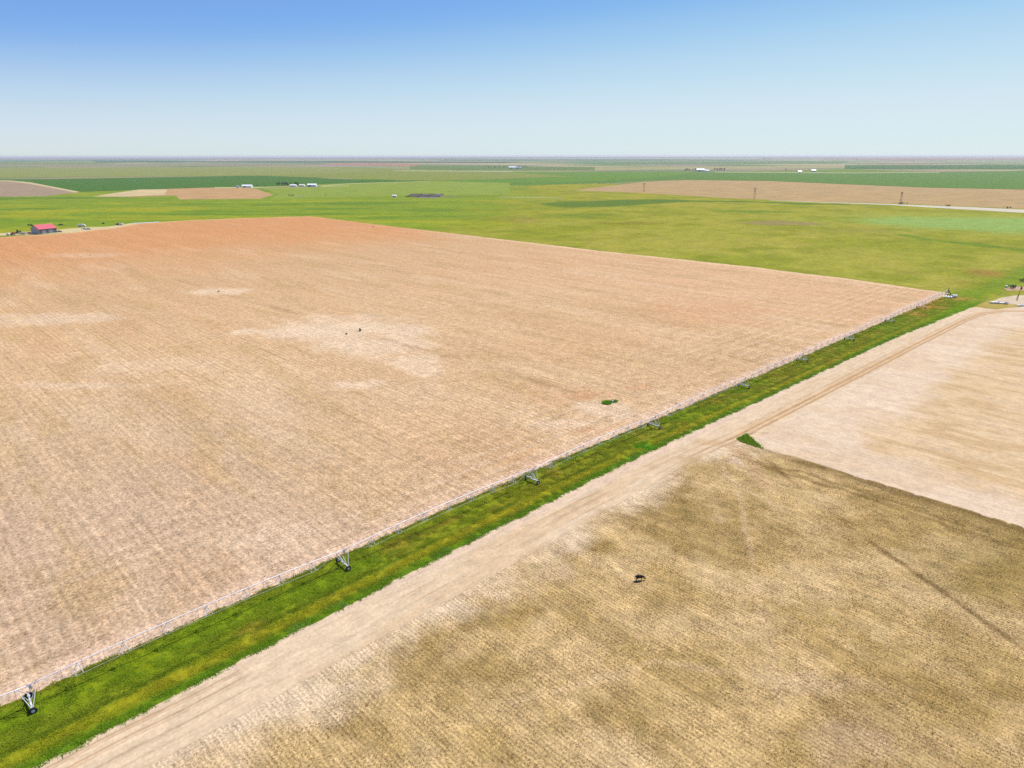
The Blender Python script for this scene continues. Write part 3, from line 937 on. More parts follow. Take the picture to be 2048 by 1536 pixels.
def build_pivot():
    ends = [PIVOT_X] + TOWERS[::-1]
    for a, b in zip(ends[:-1], ends[1:]):
        L = a - b
        k = 24
        pts = []
        for i in range(k + 1):
            u = i / k
            pts.append((a - PIVOT_X - L * u, 0, PIPE_Z + .75 * (1 - (2 * u - 1) ** 2)))
        sp = MB().path(pts, .088, 8).build('span_pipe', M_GALV, piv, True)
        bow = lambda u: PIPE_Z + .75 * (1 - (2 * u - 1) ** 2)
        rods = MB()
        q = 7
        us = [(i + 1) / (q + 1) for i in range(q)]
        for u in us:
            o = link('truss_strut', STRUT, None, sp, (a - PIVOT_X - L * u, 0, bow(u) - .08))
        for sy in (-1, 1):
            line = [(a - PIVOT_X - 1.4, sy * .15, PIPE_Z)]
            for u in us:
                x = a - PIVOT_X - L * u
                line += [(x + .55, sy * .75, bow(u) - 1.78), (x - .55, sy * .75, bow(u) - 1.78)]
            line.append((b - PIVOT_X + 1.4, sy * .15, PIPE_Z))
            for p0, p1 in zip(line[:-1], line[1:]):
                rods.tube(p0, p1, .022, k=4)
        rods.build('truss_rods', M_GALV, sp)
        dr = MB()
        nd = int(L / 2.9)
        for i in range(nd):
            u = (i + .5) / nd
            x = a - PIVOT_X - L * u
            sy = 1 if i % 2 else -1
            z = bow(u)
            dr.path([(x, 0, z + .1), (x, sy * .18, z + .22), (x, sy * .36, z + .05), (x, sy * .36, 1.2)], .018, 4)
            dr.box((x, sy * .36, 1.12), (.09, .09, .16))
        stuff(dr.build('sprinkler_drops', M_DARK, sp))
    for i, x in enumerate(TOWERS):
        t = link('tower', T_BASE, None, piv, (x - PIVOT_X, 0, 0))
        t.rotation_euler.z = math.radians(random.uniform(-3, 3))
        for key, me in T_LEGS.items():
            link('leg', me, None, t)
        for sy in (-1, 1):
            w = link('tyre', T_TYRE, None, t, (.0, sy * 2.15, .56))
            w.rotation_euler.y = random.uniform(0, 3)
            link('rim', T_RIM, None, t, (.0, sy * 2.15, .56))
        link('control_box', T_BOX, None, t, (.45, .1, PIPE_Z - .45))
    # fixed pivot point at the end of the arm
    pt = MB()
    for sx in (-1, 1):
        for sy in (-1, 1):
            pt.tube((sx * 1.5, sy * 1.5, .12), (sx * .3, sy * .3, PIPE_Z + .1), .09, k=6)
    for z, r in ((1.3, 1.12), (2.6, .62)):
        for sx in (-1, 1):
            pt.tube((sx * r, -r, z), (sx * r, r, z), .05, k=5)
            pt.tube((-r, sx * r, z), (r, sx * r, z), .05, k=5)
    pt.build('pivot_tower', M_DARK, piv)
    MB().tube((0, 0, .1), (0, 0, PIPE_Z + 1.1), .2, k=10).tube((0, 0, PIPE_Z), (-1.5, 0, PIPE_Z + .05), .13, k=8).build('riser_pipe', M_DARK, piv)
    MB().box((.75, -1.15, 1.7), (.7, .4, 1.1)).box((.75, -1.37, 1.75), (.55, .03, .8)).build('control_panel', M_DARK, piv)
build_pivot()
tag(MB().box((PIVOT_X - .2, ARM_Y - .3, .09), (5.0, 4.6, .22)).build('concrete_pad', M_CONC), 'pale concrete pad under the fixed end of the irrigation arm', 'slab')
def lying_tank(name, c, r, L, rz, mat, label):
    e = empty(name, (c[0], c[1], 0), rz)
    prof = [(-L / 2, .02), (-L / 2 - .18, r * .6), (-L / 2 + .1, r * .96)]
    m = MB()
    k, n = 16, 0
    ring = [(-L / 2 - .22, .01), (-L / 2 - .15, r * .55), (-L / 2, r * .9), (-L / 2 + .2, r), (L / 2 - .2, r), (L / 2, r * .9), (L / 2 + .15, r * .55), (L / 2 + .22, .01)]
    for x, rr in ring:
        for i in range(k):
            a = 2 * math.pi * i / k
            m.v.append((x, math.cos(a) * rr, r + .25 + math.sin(a) * rr))
    for j in range(len(ring) - 1):
        for i in range(k):
            m.f.append((j * k + i, j * k + (i + 1) % k, (j + 1) * k + (i + 1) % k, (j + 1) * k + i))
    m.build('tank_body', mat, e, True)
    MB().tube((0, 0, 2 * r + .2), (0, 0, 2 * r + .42), .22, k=10).build('filler_cap', M_DARK, e)
    for sx in (-1, 1):
        MB().box((sx * L * .3, 0, .2), (.25, r * 1.5, .4)).build('cradle', M_DARK, e)
    return tag(e, label, 'tank')
lying_tank('fertiliser_tank', (473.0, 109.6), .85, 2.6, VIEW_ANG, M_WHITE, 'white plastic tank lying beside the fixed end of the irrigation arm')
lying_tank('fertiliser_tank', (468.8, 113.0 - 2.3), .45, 2.2, VIEW_ANG, M_WHITE, 'slim white tank left of the larger one at the arm’s fixed end'.replace('’', "'"))

# ------------------------------------------------------------------ cow
def cow():
    cx, cy = 101.0, 68.0
    verts, rad, edges = [], [], []
    def V(p, r):
        verts.append(p); rad.append(r); return len(verts) - 1
    def E(a, b):
        edges.append((a, b))
    rump = V((-.78, 0, 1.12), (.25, .27)); hip = V((-.5, 0, 1.1), (.33, .36)); mid = V((0, 0, 1.03), (.36, .41)); sh = V((.5, 0, 1.07), (.30, .38)); wi = V((.78, 0, 1.02), (.2, .3))
    n1 = V((1.0, .03, .86), (.15, .22)); n2 = V((1.22, .06, .56), (.12, .16)); hd = V((1.32, .07, .38), (.12, .14)); mz = V((1.42, .08, .13), (.075, .08))
    for a, b in ((mid, hip), (hip, rump), (mid, sh), (sh, wi), (wi, n1), (n1, n2), (n2, hd), (hd, mz)):
        E(a, b)
    for s in (-1, 1):
        e = V((1.27, .07 + s * .2, .5), (.03, .06)); E(hd, e)
        a = V((-.58, s * .2, .88), (.15, .2)); E(hip, a); b = V((-.5, s * .21, .62), (.08, .11)); E(a, b); c = V((-.66, s * .21, .4), (.055, .07)); E(b, c); d = V((-.6, s * .21, .12), (.05, .05)); E(c, d); f = V((-.56, s * .21, .03), (.055, .06)); E(d, f)
        a = V((.5, s * .19, .8), (.12, .15)); E(sh, a); b = V((.52 + s * .05, s * .2, .42), (.06, .07)); E(a, b); c = V((.5 + s * .07, s * .2, .13), (.045, .05)); E(b, c); d = V((.53 + s * .07, s * .2, .03), (.055, .06)); E(c, d)
    t1 = V((-.98, 0, 1.08), (.05, .05)); E(rump, t1); t2 = V((-1.04, .02, .7), (.03, .03)); E(t1, t2); t3 = V((-1.02, .03, .45), (.05, .05)); E(t2, t3)
    me = bpy.data.meshes.new('cow')
    me.from_pydata(verts, edges, [])
    o = link('body', me, M_HIDE)
    md = o.modifiers.new('skin', 'SKIN')
    for i, r in enumerate(rad):
        me.skin_vertices[0].data[i].radius = r
        me.skin_vertices[0].data[i].use_root = (i == mid)
    md.use_smooth_shade = True
    o.modifiers.new('sub', 'SUBSURF').levels = 2
    o.modifiers['sub'].render_levels = 2
    dg = bpy.context.evaluated_depsgraph_get()
    me2 = bpy.data.meshes.new_from_object(o.evaluated_get(dg))
    bpy.data.objects.remove(o)
    me2.materials.clear()
    me2.materials.append(M_HIDE)
    root = link('cow', me2)
    zs = min(v.co.z for v in me2.vertices)
    root.location = (cx, cy, -.012 - zs * .92)
    root.rotation_euler.z = VIEW_ANG + math.radians(8)
    root.scale = (.92,) * 3
    tag(root, 'black cow grazing alone on the brown stubble', 'cow')
cow()

# ------------------------------------------------------------------ small things standing in the tilled field
def well_head(px, py, label, tall=1.6, big=1.0):
    x, y = ground_at(px, py)
    e = empty('well_head', (x, y, 0), random.uniform(0, 1))
    MB().tube((0, 0, 0), (0, 0, tall), .26 * big, k=10).tube((0, 0, tall), (0, 0, tall + .12), .36 * big, k=10).build('casing', M_RUST, e)
    MB().box((.75, 0, tall * .3), (.7, .55, tall * .6)).build('junction_box', M_DARK, e)
    MB().path([(0, 0, tall * .6), (-.6, 0, tall * .62), (-.95, 0, .35), (-1.0, 0, 0)], .11, 7).build('outlet_pipe', M_RUST, e)
    for i in range(3):
        a = i * 2.1 + .4
        MB().tube((math.cos(a) * 1.6, math.sin(a) * 1.6, -.02), (math.cos(a) * 1.6, math.sin(a) * 1.6, tall * .75), .06, k=6).build('guard_post', M_WOOD, e)
    return tag(e, label, 'well head')
well_head(720, 662, 'rusty well head with guard posts on the broad pale patch mid field', 1.3, 1.1)
well_head(437, 582.5, 'low dark well head on the second pale patch further up the tilled field', .5, .8)
well_head(180, 509.5, 'farthest well head of the line, toward the red-roofed barn', .45, .8)
well_head(746, 453.5, 'lone dark well head near the far corner of the tilled field', .8, .9)
x, y = ground_at(693, 668)
tag(MB().box((0, 0, .22), (1.0, .7, .44), .3, .8).box((.1, 0, .5), (.5, .4, .12), .3).build('valve_box', M_DARK, None, loc=(x, y, 0)), 'small dark valve box left of the well head on the broad pale patch', 'valve box')
x, y = ground_at(1221, 805.5)
e = empty('hydrant', (x + .6, y - .4, 0), .2)
MB().tube((0, 0, 0), (0, 0, .85), .22, k=10).build('riser', M_WHITE, e)
MB().tube((-.35, 0, .75), (.4, 0, .75), .16, k=8).build('outlet', M_WHITE, e)
MB().tube((0, 0, .85), (0, 0, 1.02), .1, k=8).box((0, 0, 1.05), (.5, .07, .06)).build('valve_handle', M_DARK, e)
tag(e, 'white irrigation hydrant in a clump of green weeds', 'hydrant')
hx, hy = x, y
weeds('weed_clump', 500, hx - 1.2, hy + .6, 1.5, 1.3, (106, 166, 36), .6, 5, 5)
weeds('weed_clump', 260, hx + 1.7, hy - .2, 1.2, .9, (122, 160, 60), .45, 5, 6)

# ------------------------------------------------------------------ right-hand yard: rubble heaps, bush, power pole
def rock_mesh(seed):
    rs = random.Random(seed)
    bm = bmesh.new()
    bmesh.ops.create_icosphere(bm, subdivisions=2, radius=1)
    axes = [Vector((rs.uniform(-1, 1), rs.uniform(-1, 1), rs.uniform(-1, 1))).normalized() for _ in range(9)]
    for v in bm.verts:
        for a in axes:
            d = v.co.dot(a)
            if d > .62:
                v.co -= a * (d - .62) * .9
        v.co *= rs.uniform(.95, 1.05)
    me = bpy.data.meshes.new('concrete_chunk')
    bm.to_mesh(me)
    bm.free()
    me.materials.append(M_CONC)
    return me
ROCKS = [rock_mesh(s) for s in range(6)]
def heap(p0, p1, n, smin, smax, label, group, seed, spread=1.2):
    rs = random.Random(seed)
    for i in range(n):
        u = (i + .5) / n
        s = rs.uniform(smin, smax)
        x = p0[0] + (p1[0] - p0[0]) * u + rs.uniform(-spread, spread) * .25
        y = p0[1] + (p1[1] - p0[1]) * u + rs.uniform(-spread, spread) * .6
        o = link('concrete_chunk', ROCKS[i % 6], None, None, (x, y, s * .28))
        o.scale = (s, s * rs.uniform(.7, 1.1), s * rs.uniform(.42, .65))
        o.rotation_euler = (rs.uniform(-.2, .2), rs.uniform(-.2, .2), rs.uniform(0, 6))
        tag(o, nth(i) + ' ' + label, 'rubble', group)
heap(ground_at(1979, 607), ground_at(2013, 609), 9, 1.0, 1.7, 'pale concrete chunk in the long rubble heap by the track end', 'chunks of the long rubble heap', 4)
heap(ground_at(2034, 613), ground_at(2056, 614), 6, 1.0, 1.7, 'grey chunk in the right-edge heap by the power pole', 'chunks of the right-hand rubble heap', 9)
poly_sheet('gravel_yard', P((1985, 604), (2000, 597), (2030, 592), (2110, 590), (2110, 610), (2048, 612), (2010, 608)), -.03, S(232, 212, 182), M_PALE)
poly_sheet('gravel_yard', P((2008, 578), (2030, 574.5), (2100, 572), (2100, 581), (2040, 582), (2015, 582)), -.03, S(214, 178, 150), M_PALE)
def leaf_cloud(lobes, n, size, col, seed):
    rs = np.random.default_rng(seed)
    lob = np.array(lobes, float)
    w = lob[:, 3] ** 2
    k = rs.choice(len(lob), n, p=w / w.sum())
    d = rs.normal(size=(n, 3))
    d /= np.linalg.norm(d, axis=1, keepdims=True)
    r = lob[k, 3] * rs.uniform(.45, 1.08, n) ** .6
    c = lob[k, :3] + d * r[:, None] * np.array([1, 1, .85])
    a = rs.normal(size=(n, 3)); b = rs.normal(size=(n, 3))
    a /= np.linalg.norm(a, axis=1, keepdims=True); b /= np.linalg.norm(b, axis=1, keepdims=True)
    s = size * rs.uniform(.6, 1.4, (n, 1))
    v = np.stack([c - a * s, c + b * s * .6, c + a * s, c - b * s * .6], 1).reshape(-1, 3)
    v[:, 2] = np.maximum(v[:, 2], .05)
    cc = np.tile(np.asarray(col), (n, 1)) * rs.uniform(.6, 1.45, (n, 1))
    return mesh_arrays('crown', v, np.arange(n * 4).reshape(n, 4), np.repeat(cc, 4, 0))
def tree(x, y, h, label, col=(0.035, 0.055, 0.028), seed=0, wide=.32, group=None, cat='tree', name='tree', z=0.0, n=900):
    rs = random.Random(seed)
    e = empty(name, (x, y, z), rs.uniform(0, 6))
    m = MB()
    m.tube((0, 0, -.1), (.1, 0, h * .3), h * .035, h * .025, 7)
    m.tube((.1, 0, h * .3), (0, .1, h * .75), h * .025, h * .008, 6)
    for i in range(5):
        a = i * 1.3 + rs.random()
        m.tube((.1, 0, h * (.25 + .08 * i)), (math.cos(a) * h * wide * .8, math.sin(a) * h * wide * .8, h * (.45 + .09 * i)), h * .014, h * .004, 5)
    m.build('trunk', M_BARK, e)
    lobes = []
    for i in range(11):
        a = rs.uniform(0, 6.28)
        q = rs.uniform(.1, .8) * h * wide
        lobes.append((math.cos(a) * q, math.sin(a) * q, h * rs.uniform(.32, .84), h * rs.uniform(.10, .19)))
    lobes.append((0, 0, h * .86, h * .12))
    link('crown', leaf_cloud(lobes, n, h * .045, col, seed), M_BLADE, e)
    return tag(e, label, cat, group)
def bush(x, y, h, label, col, seed, wide=1.3, group=None, n=500):
    rs = random.Random(seed)
    e = empty('bush', (x, y, 0), 0)
    m = MB()
    for i in range(6):
        a = i * 1.05
        m.tube((0, 0, -.05), (math.cos(a) * h * .4, math.sin(a) * h * .4, h * .6), h * .03, h * .01, 5)
    m.build('stem', M_BARK, e)
    lobes = [(rs.uniform(-1, 1) * h * wide * .5, rs.uniform(-1, 1) * h * wide * .5, h * rs.uniform(.3, .65), h * rs.uniform(.22, .38)) for _ in range(7)]
    link('foliage', leaf_cloud(lobes, n, h * .09, col, seed), M_BLADE, e)
    return tag(e, label, 'bush', group)
x, y = ground_at(2022, 577)
bush(x, y, 3.0, 'grey-green bush at the edge of the upper gravel yard on the right', (.17, .19, .12), 31, 1.6)
x, y = ground_at(2046, 565)
bush(x, y, 2.6, 'dark bush at the right edge above the gravel yards', (.10, .13, .06), 32, 1.6)
x, y = ground_at(2013, 576)
tag(MB().box((0, 0, .55), (1.5, .9, 1.1)).box((0, 0, 1.14), (1.65, 1.05, .1)).build('pump_box', M_WHITE, None, loc=(x, y, 0)), 'small white box beside the grey-green bush on the right', 'cabinet')
def power_pole():
    x, y = ground_at(2035, 600)
    e = empty('utility_pole', (x, y, 0), VIEW_ANG)
    m = MB()
    m.tube((0, 0, -.3), (.55, 0, 8.2), .19, .12, 8)
    m.build('pole', M_WOOD, e)
    MB().tube((-.7, .2, -.1), (.2, 0, 3.6), .12, .10, 7).build('brace', M_WOOD, e)
    MB().box((.54, 0, 7.7), (2.0, .14, .16)).build('crossarm', M_WOOD, e)
    MB().tube((.95, -.1, 5.9), (.95, -.1, 7.2), .34, k=12).tube((.95, -.1, 7.2), (.95, -.1, 7.4), .1, k=8).build('transformer', M_DARK, e)
    for sx in (-.35, .54, 1.4):
        MB().tube((sx, 0, 7.78), (sx, 0, 8.05), .06, k=6).build('insulator', M_SILVER, e)
    return tag(e, 'dark wooden power pole with transformer standing in the right-hand gravel yard', 'utility pole')
power_pole()

# ------------------------------------------------------------------ H-frame poles of the power line
def h_frame(px, py, h, label):
    x, y = ground_at(px, py)
    e = empty('power_pylon', (x, y, -.08), math.atan2(*(lambda a, b: (b[1] - a[1], b[0] - a[0]))(ground_at(1288, 384), ground_at(1800, 408))) + math.pi / 2)
    for s in (-1, 1):
        MB().tube((s * 2.6, 0, -.3), (s * 2.6, 0, h), .34, .24, 7).build('pole', M_WOOD, e)
    MB().box((0, 0, h - 1.6), (10.5, .4, .5)).build('crossarm', M_WOOD, e)
    b = MB()
    b.tube((-2.6, 0, h - 2), (2.6, 0, h - 9), .15, k=5)
    b.tube((2.6, 0, h - 2), (-2.6, 0, h - 9), .15, k=5)
    b.build('cross_brace', M_WOOD, e)
    for s in (-4.8, 0, 4.8):
        MB().tube((s, 0, h - 1.8), (s, 0, h - 3.3), .12, k=5).build('insulator', M_DARK, e)
    return tag(e, label, 'pylon', None)
h_frame(1040 + 248, 384.5, 21, 'wooden twin-post pylon before the left part of the bare far field')
h_frame(1509, 398.5, 21, 'wooden twin-post pylon before the middle of the bare far field')
h_frame(1801, 409, 21, 'wooden twin-post pylon where the pale gravel road begins')
x, y = ground_at(1806, 410)
bush(x, y, 4.5, 'dark bushy growth at the foot of the pylon by the gravel road', (.085, .11, .065), 35, 2.4)
for i, (px, py, lb) in enumerate([(1900, 414, 'low grey-green roadside shrub left of the other shrub along the gravel road'), (2014, 418, 'low grey-green roadside shrub near the right end of the gravel road')]):
    x, y = ground_at(px, py)
    bush(x, y, 3.4, lb, (.07, .09, .05), 36 + i, 3.2)

# ------------------------------------------------------------------ buildings
def shed(name, corner, L, W, wall_h, ridge_h, wall_m, roof_m, label, cat='barn', rz=0.0, doors=((.35, .3, .75),), windows=0, z=0.0, door_m=None):
    """gabled building; its near corner stands at `corner`, long side along local +X, short side along +Y"""
    e = empty(name, (corner[0], corner[1], z), rz)
    w = MB()
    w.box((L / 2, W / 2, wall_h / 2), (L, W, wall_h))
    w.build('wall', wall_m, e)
    g = MB()
    for x0, x1 in ((0.0, .12), (L - .12, L)):
        n = len(g.v)
        g.v += [(x0, 0, wall_h + .002), (x0, W, wall_h + .002), (x0, W / 2, ridge_h - .05), (x1, 0, wall_h + .002), (x1, W, wall_h + .002), (x1, W / 2, ridge_h - .05)]
        g.f += [(n, n + 2, n + 1), (n + 3, n + 4, n + 5), (n, n + 1, n + 4, n + 3), (n + 1, n + 2, n + 5, n + 4), (n + 2, n, n + 3, n + 5)]
    g.build('gable', M_GABLE if name == 'barn' else wall_m, e)
    ov, th = .45, .16
    sl = (ridge_h - wall_h) / (W / 2)
    for side in (0, 1):
        r = MB()
        ye, ym = (-ov, W / 2) if side == 0 else (W + ov, W / 2)
        ze = wall_h - ov * sl + .05
        p = [(-ov, ye, ze), (L + ov, ye, ze), (L + ov, ym, ridge_h + .05), (-ov, ym, ridge_h + .05)]
        q = [(a, b, c + th) for a, b, c in p]
        n = len(r.v)
        r.v += p + q
        r.f += [(0, 1, 2, 3), (4, 5, 6, 7), (0, 1, 5, 4), (1, 2, 6, 5), (2, 3, 7, 6), (3, 0, 4, 7)]
        rf = r.build('roof', roof_m, e)
        ribs = MB()
        k = max(3, int(L / 1.5))
        for i in range(k + 1):
            x = -ov + (L + 2 * ov) * i / k
            a, b = Vector((x, ye, ze + th)), Vector((x, ym, ridge_h + .05 + th))
            ribs.tube(a, b, .045, k=4)
        ribs.build('seam', roof_m, rf)
    MB().tube((-ov, W / 2, ridge_h + .22), (L + ov, W / 2, ridge_h + .22), .14, k=6).build('ridge_cap', roof_m, e)
    for u, wd, hh in doors:
        d = MB().box((L * u, -.04, wall_h * hh / 2), (L * wd, .1, wall_h * hh)).build('door', door_m or M_DARK, e)
        MB().box((L * (u + wd * .4), -.12, wall_h * hh * .45), (.12, .08, .5)).build('handle', M_SILVER, d)
    for i in range(windows):
        wn = MB().box((L * (.12 + .76 * (i + .5) / windows), -.03, wall_h * .6), (1.1, .1, 1.0)).build('window', M_GLASS, e)
        MB().box((L * (.12 + .76 * (i + .5) / windows), -.05, wall_h * .6 - .56), (1.3, .16, .1)).build('sill', M_WHITE, wn)
    return tag(e, label, cat)
bc = ground_at(80, 467.3)
_ba = cam_dir(.37, .93)
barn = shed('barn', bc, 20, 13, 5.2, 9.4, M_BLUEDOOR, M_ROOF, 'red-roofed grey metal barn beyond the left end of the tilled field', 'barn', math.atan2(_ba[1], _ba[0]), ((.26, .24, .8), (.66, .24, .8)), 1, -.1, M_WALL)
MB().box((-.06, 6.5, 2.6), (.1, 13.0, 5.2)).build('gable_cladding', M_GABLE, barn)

# vehicles -------------------------------------------------------
def wheels(e, xs, y, r, w=.28):
    for x in xs:
        for s in (-1, 1):
            t = MB().tube((x, s * y - w / 2, r), (x, s * y + w / 2, r), r, k=14).build('wheel', M_TYRE, e)
            MB().tube((x, s * (y + w * .3), r), (x, s * (y + w * .56), r), r * .55, k=10).build('rim', M_SILVER, t)
def pickup(px, py, rz, mat, label):
    x, y = ground_at(px, py)
    e = empty('pickup_truck', (x, y, -.08), rz)
    MB().prism([(-2.8, .55), (2.75, .5), (2.85, .95), (2.6, 1.12), (1.35, 1.2), (.75, 1.85), (-.75, 1.88), (-.95, 1.22), (-2.8, 1.22)], -.95, .95).build('body', mat, e)
    MB().prism([(1.28, 1.22), (.78, 1.78), (-.72, 1.80), (-.88, 1.24)], -.97, .97).build('window', M_GLASS, e)
    MB().quad((1.38, -.8, 1.22), (1.38, .8, 1.22), (.80, .75, 1.84), (.80, -.75, 1.84)).build('windscreen', M_GLASS, e)
    MB().box((-1.85, 0, 1.16), (1.75, 1.6, .16)).build('load_bed', M_DARK, e)
    for s in (-1, 1):
        MB().box((2.84, s * .7, .85), (.08, .35, .2)).build('headlight', M_SILVER, e)
    wheels(e, (-1.75, 1.85), .86, .4)
    return tag(e, label, 'pickup')
def lorry(px, py, rz, cabm, boxm, label):
    x, y = ground_at(px, py)
    e = empty('box_truck', (x, y, -.08), rz)
    MB().prism([(2.3, .6), (4.3, .55), (4.3, 1.5), (3.9, 1.7), (3.6, 2.7), (2.3, 2.75)], -1.1, 1.1).build('cab', cabm, e)
    MB().prism([(2.6, 1.7), (3.75, 1.75), (3.5, 2.5), (2.6, 2.5)], -1.12, 1.12).build('window', M_GLASS, e)
    MB().box((-.9, 0, 2.05), (6.0, 2.4, 2.5)).build('cargo_box', boxm, e)
    MB().box((0, 0, .7), (7.6, .9, .22)).build('chassis', M_DARK, e)
    wheels(e, (-2.6, -1.5, 3.2), 1.0, .5)
    return tag(e, label, 'truck')
def tractor(px, py, rz, mat, label, sc_=1.0, header=False):
    x, y = ground_at(px, py)
    e = empty('farm_machine' if header else 'tractor', (x, y, -.08), rz)
    MB().prism([(-.6, .9), (2.3, .95), (2.4, 1.6), (2.1, 1.85), (-.6, 1.95)], -.5, .5).build('bonnet', mat, e)
    MB().prism([(-1.9, 1.2), (-.3, 1.2), (-.4, 3.0), (-1.8, 3.0)], -.8, .8).build('cab', M_GLASS, e)
    MB().box((-1.1, 0, 3.08), (1.9, 1.8, .16)).build('cab_roof', mat, e)
    MB().tube((1.2, .3, 1.8), (1.2, .3, 3.0), .07, k=7).build('exhaust', M_DARK, e)
    wheels(e, (-1.2,), 1.15, .95, .6)
    wheels(e, (1.9,), .85, .55, .4)
    if header:
        MB().box((4.0, 0, .8), (1.0, 6.0, .9)).build('header', M_ORANGE, e)
        MB().tube((4.4, -2.9, .7), (4.4, 2.9, .7), .45, k=10).build('reel', M_DARK, e)
        MB().prism([(-4.6, 1.3), (-1.9, 1.2), (-1.9, 3.2), (-4.2, 3.3)], -1.4, 1.4).build('grain_tank', mat, e)
        MB().tube((2.2, 0, 1.2), (3.8, 0, .8), .4, k=8).build('feeder', M_DARK, e)
    e.scale = (sc_,) * 3
    return tag(e, label, 'combine' if header else 'tractor')
def trailer(px, py, rz, mat, label, L=7.0, h=1.6):
    x, y = ground_at(px, py)
    e = empty('farm_trailer', (x, y, -.08), rz)
    MB().box((0, 0, .85), (L, 2.3, .18)).build('deck', M_DARK, e)
    b = MB()
    for s in (-1, 1):
        b.box((0, s * 1.12, .95 + h / 2), (L, .08, h))
        b.box((s * (L / 2 - .04), 0, .95 + h / 2), (.08, 2.15, h))
    b.build('side_boards', mat, e)
    MB().box((0, 0, .98), (L - .2, 2.1, .08)).build('floor', mat, e)
    MB().tube((L / 2, 0, .8), (L / 2 + 1.8, 0, .5), .09, k=6).build('drawbar', M_DARK, e)
    wheels(e, (-.6, .6), 1.05, .42)
    return tag(e, label, 'trailer')
VA = VIEW_ANG
pickup(119, 463.0, VA + .15, M_RED, 'dark red pickup parked at the right end of the red-roofed barn')
pickup(122, 449.5, VA + .1, M_DARK, 'dark pickup parked behind the right end of the red-roofed barn')
pickup(110, 462.6, VA + 3.2, M_WHITE, 'white pickup parked left of the dark red one at the barn')
lorry(164, 452.5, VA + .2, M_WHITE, M_WHITE, 'white box truck standing right of the barn yard')
pickup(177, 458.2, VA + .1, M_SILVER, 'silver pickup in front of the white box truck')
trailer(169, 457.4, VA + .2, M_WHITE, 'pale flat trailer hitched left of the silver pickup', 5.0, .7)
tractor(26, 468.3, VA + 2.6, M_ORANGE, 'rusty orange combine harvester at the far left by the field edge', 1.0, True)
lying_tank('water_tank', ground_at(17, 469.2), 1.1, 2.8, VA, M_WHITE, 'white water tank left of the rusty orange combine')
trailer(46, 467.6, VA + .1, M_SILVER, 'pale farm trailer between the combine and the barn', 8.0, 1.2)
tractor(38, 463.6, VA + .6, M_GREENP, 'dark green tractor behind the pale farm trailer')
pickup(60, 466.0, VA + 3.0, M_RED, 'dark red pickup nosed against the left gable of the barn')
bx_, by_ = ground_at(34, 466.5)
bush(bx_, by_, 3.0, 'dark bush between the orange combine and the green tractor', (.035, .05, .025), 41, 1.3)
bx_, by_ = ground_at(61, 451)
bush(bx_, by_, 3.2, 'dark bush behind the left gable of the red-roofed barn', (.035, .055, .025), 42, 1.5)
tractor(236, 449.2, VA + 3.0, M_ORANGE, 'small rusty tractor standing alone right of the barn yard', .85)
trailer(243, 449.4, VA, M_WHITE, 'short white trailer behind the small rusty tractor', 4.0, 1.4)
bx_, by_ = ground_at(208, 447)
bush(bx_, by_, 2.4, 'small dark bush between the box truck and the rusty tractor', (.04, .06, .025), 43, 1.2)
poly_sheet('farm_yard', P((-80, 476), (0, 470), (60, 468.5), (126, 465), (160, 462.5), (200, 459.5), (320, 443.5), (262, 445.5), (215, 452.2), (185, 453.0), (150, 455), (122, 457.6), (100, 459), (40, 463), (-80, 470)), -.03, S(226, 210, 158), M_PALE)
x, y = ground_at(265, 446.8)
x2, y2 = ground_at(320, 443.8)
pp = empty('pipe_stack', (x, y, -.05), math.atan2(y2 - y, x2 - x))
LL = math.hypot(x2 - x, y2 - y)
for i, (yy, zz) in enumerate(((-.5, .25), (0, .25), (.5, .25), (-.25, .68), (.25, .68))):
    MB().tube((0 + i * .3, yy, zz), (LL - i * .4, yy, zz), .24, k=8).build('pipe', M_WHITE, pp)
tag(pp, 'long stack of white irrigation pipes along the far field edge', 'pipes')

# farmstead on the green plain, middle left ---------------------------------
def far_house(px, py, L, W, wh, rh, wall_m, roof_m, label, cat='building', rz=None):
    return shed('farm_building', ground_at(px, py), L, W, wh, rh, wall_m, roof_m, label, cat, VA if rz is None else rz, ((.3, .2, .8),), 2, -.1)
far_house(484, 374.6, 26, 12, 4.5, 7.5, M_WHITE, M_WHITE, 'long white shed left of the distant tree row', 'shed')
far_house(473, 374.6, 8, 6, 3.5, 5, M_SILVER, M_SILVER, 'small grey hut left of the long white shed', 'shed')
far_house(580, 372.6, 17, 10, 3.6, 5.6, M_WHITE, M_WHITE, 'white house right of the dark tree row', 'house')
far_house(599, 372.3, 14, 9, 3.6, 5.4, M_WHITE, M_CONC, 'small white outbuilding in the middle of the distant farmstead', 'building')
far_house(615, 373.0, 24, 14, 5.0, 8.0, M_WHITE, M_WHITE, 'large white barn at the right end of the distant farmstead', 'barn')
for i, (px, hh) in enumerate([(555, 10), (560, 11), (565, 10.5), (570, 11.5), (575, 12)]):
    x, y = ground_at(px, 371.6)
    tree(x, y, hh, nth(i) + ' dark tree in the dense row left of the distant white houses', (.022, .034, .024), 50 + i, .34, 'trees of the dense row at the distant farmstead', n=500)
for i, (px, hh, lb) in enumerate([(581, 10, 'dark round tree behind the distant white house'), (592, 11.5, 'left of two dark trees between the distant farm buildings'), (596, 11, 'right of two dark trees between the distant farm buildings'), (516, 5, 'left small round tree between the white shed and the tree row'), (531, 5.5, 'right small round tree between the white shed and the tree row'), (652, 4, 'single small bush-like tree right of the distant farmstead')]):
    x, y = ground_at(px, 371.4 if i < 3 else (372.5 if i < 5 else 391))
    tree(x, y, hh, lb, (.028, .045, .022), 60 + i, .36, n=450)
x, y = ground_at(582, 391.5)
bush(x, y, 4, 'low dark bush beside a pale strip below the distant farmstead', (.05, .07, .025), 70, 2.0)
x, y = ground_at(597, 392.5)
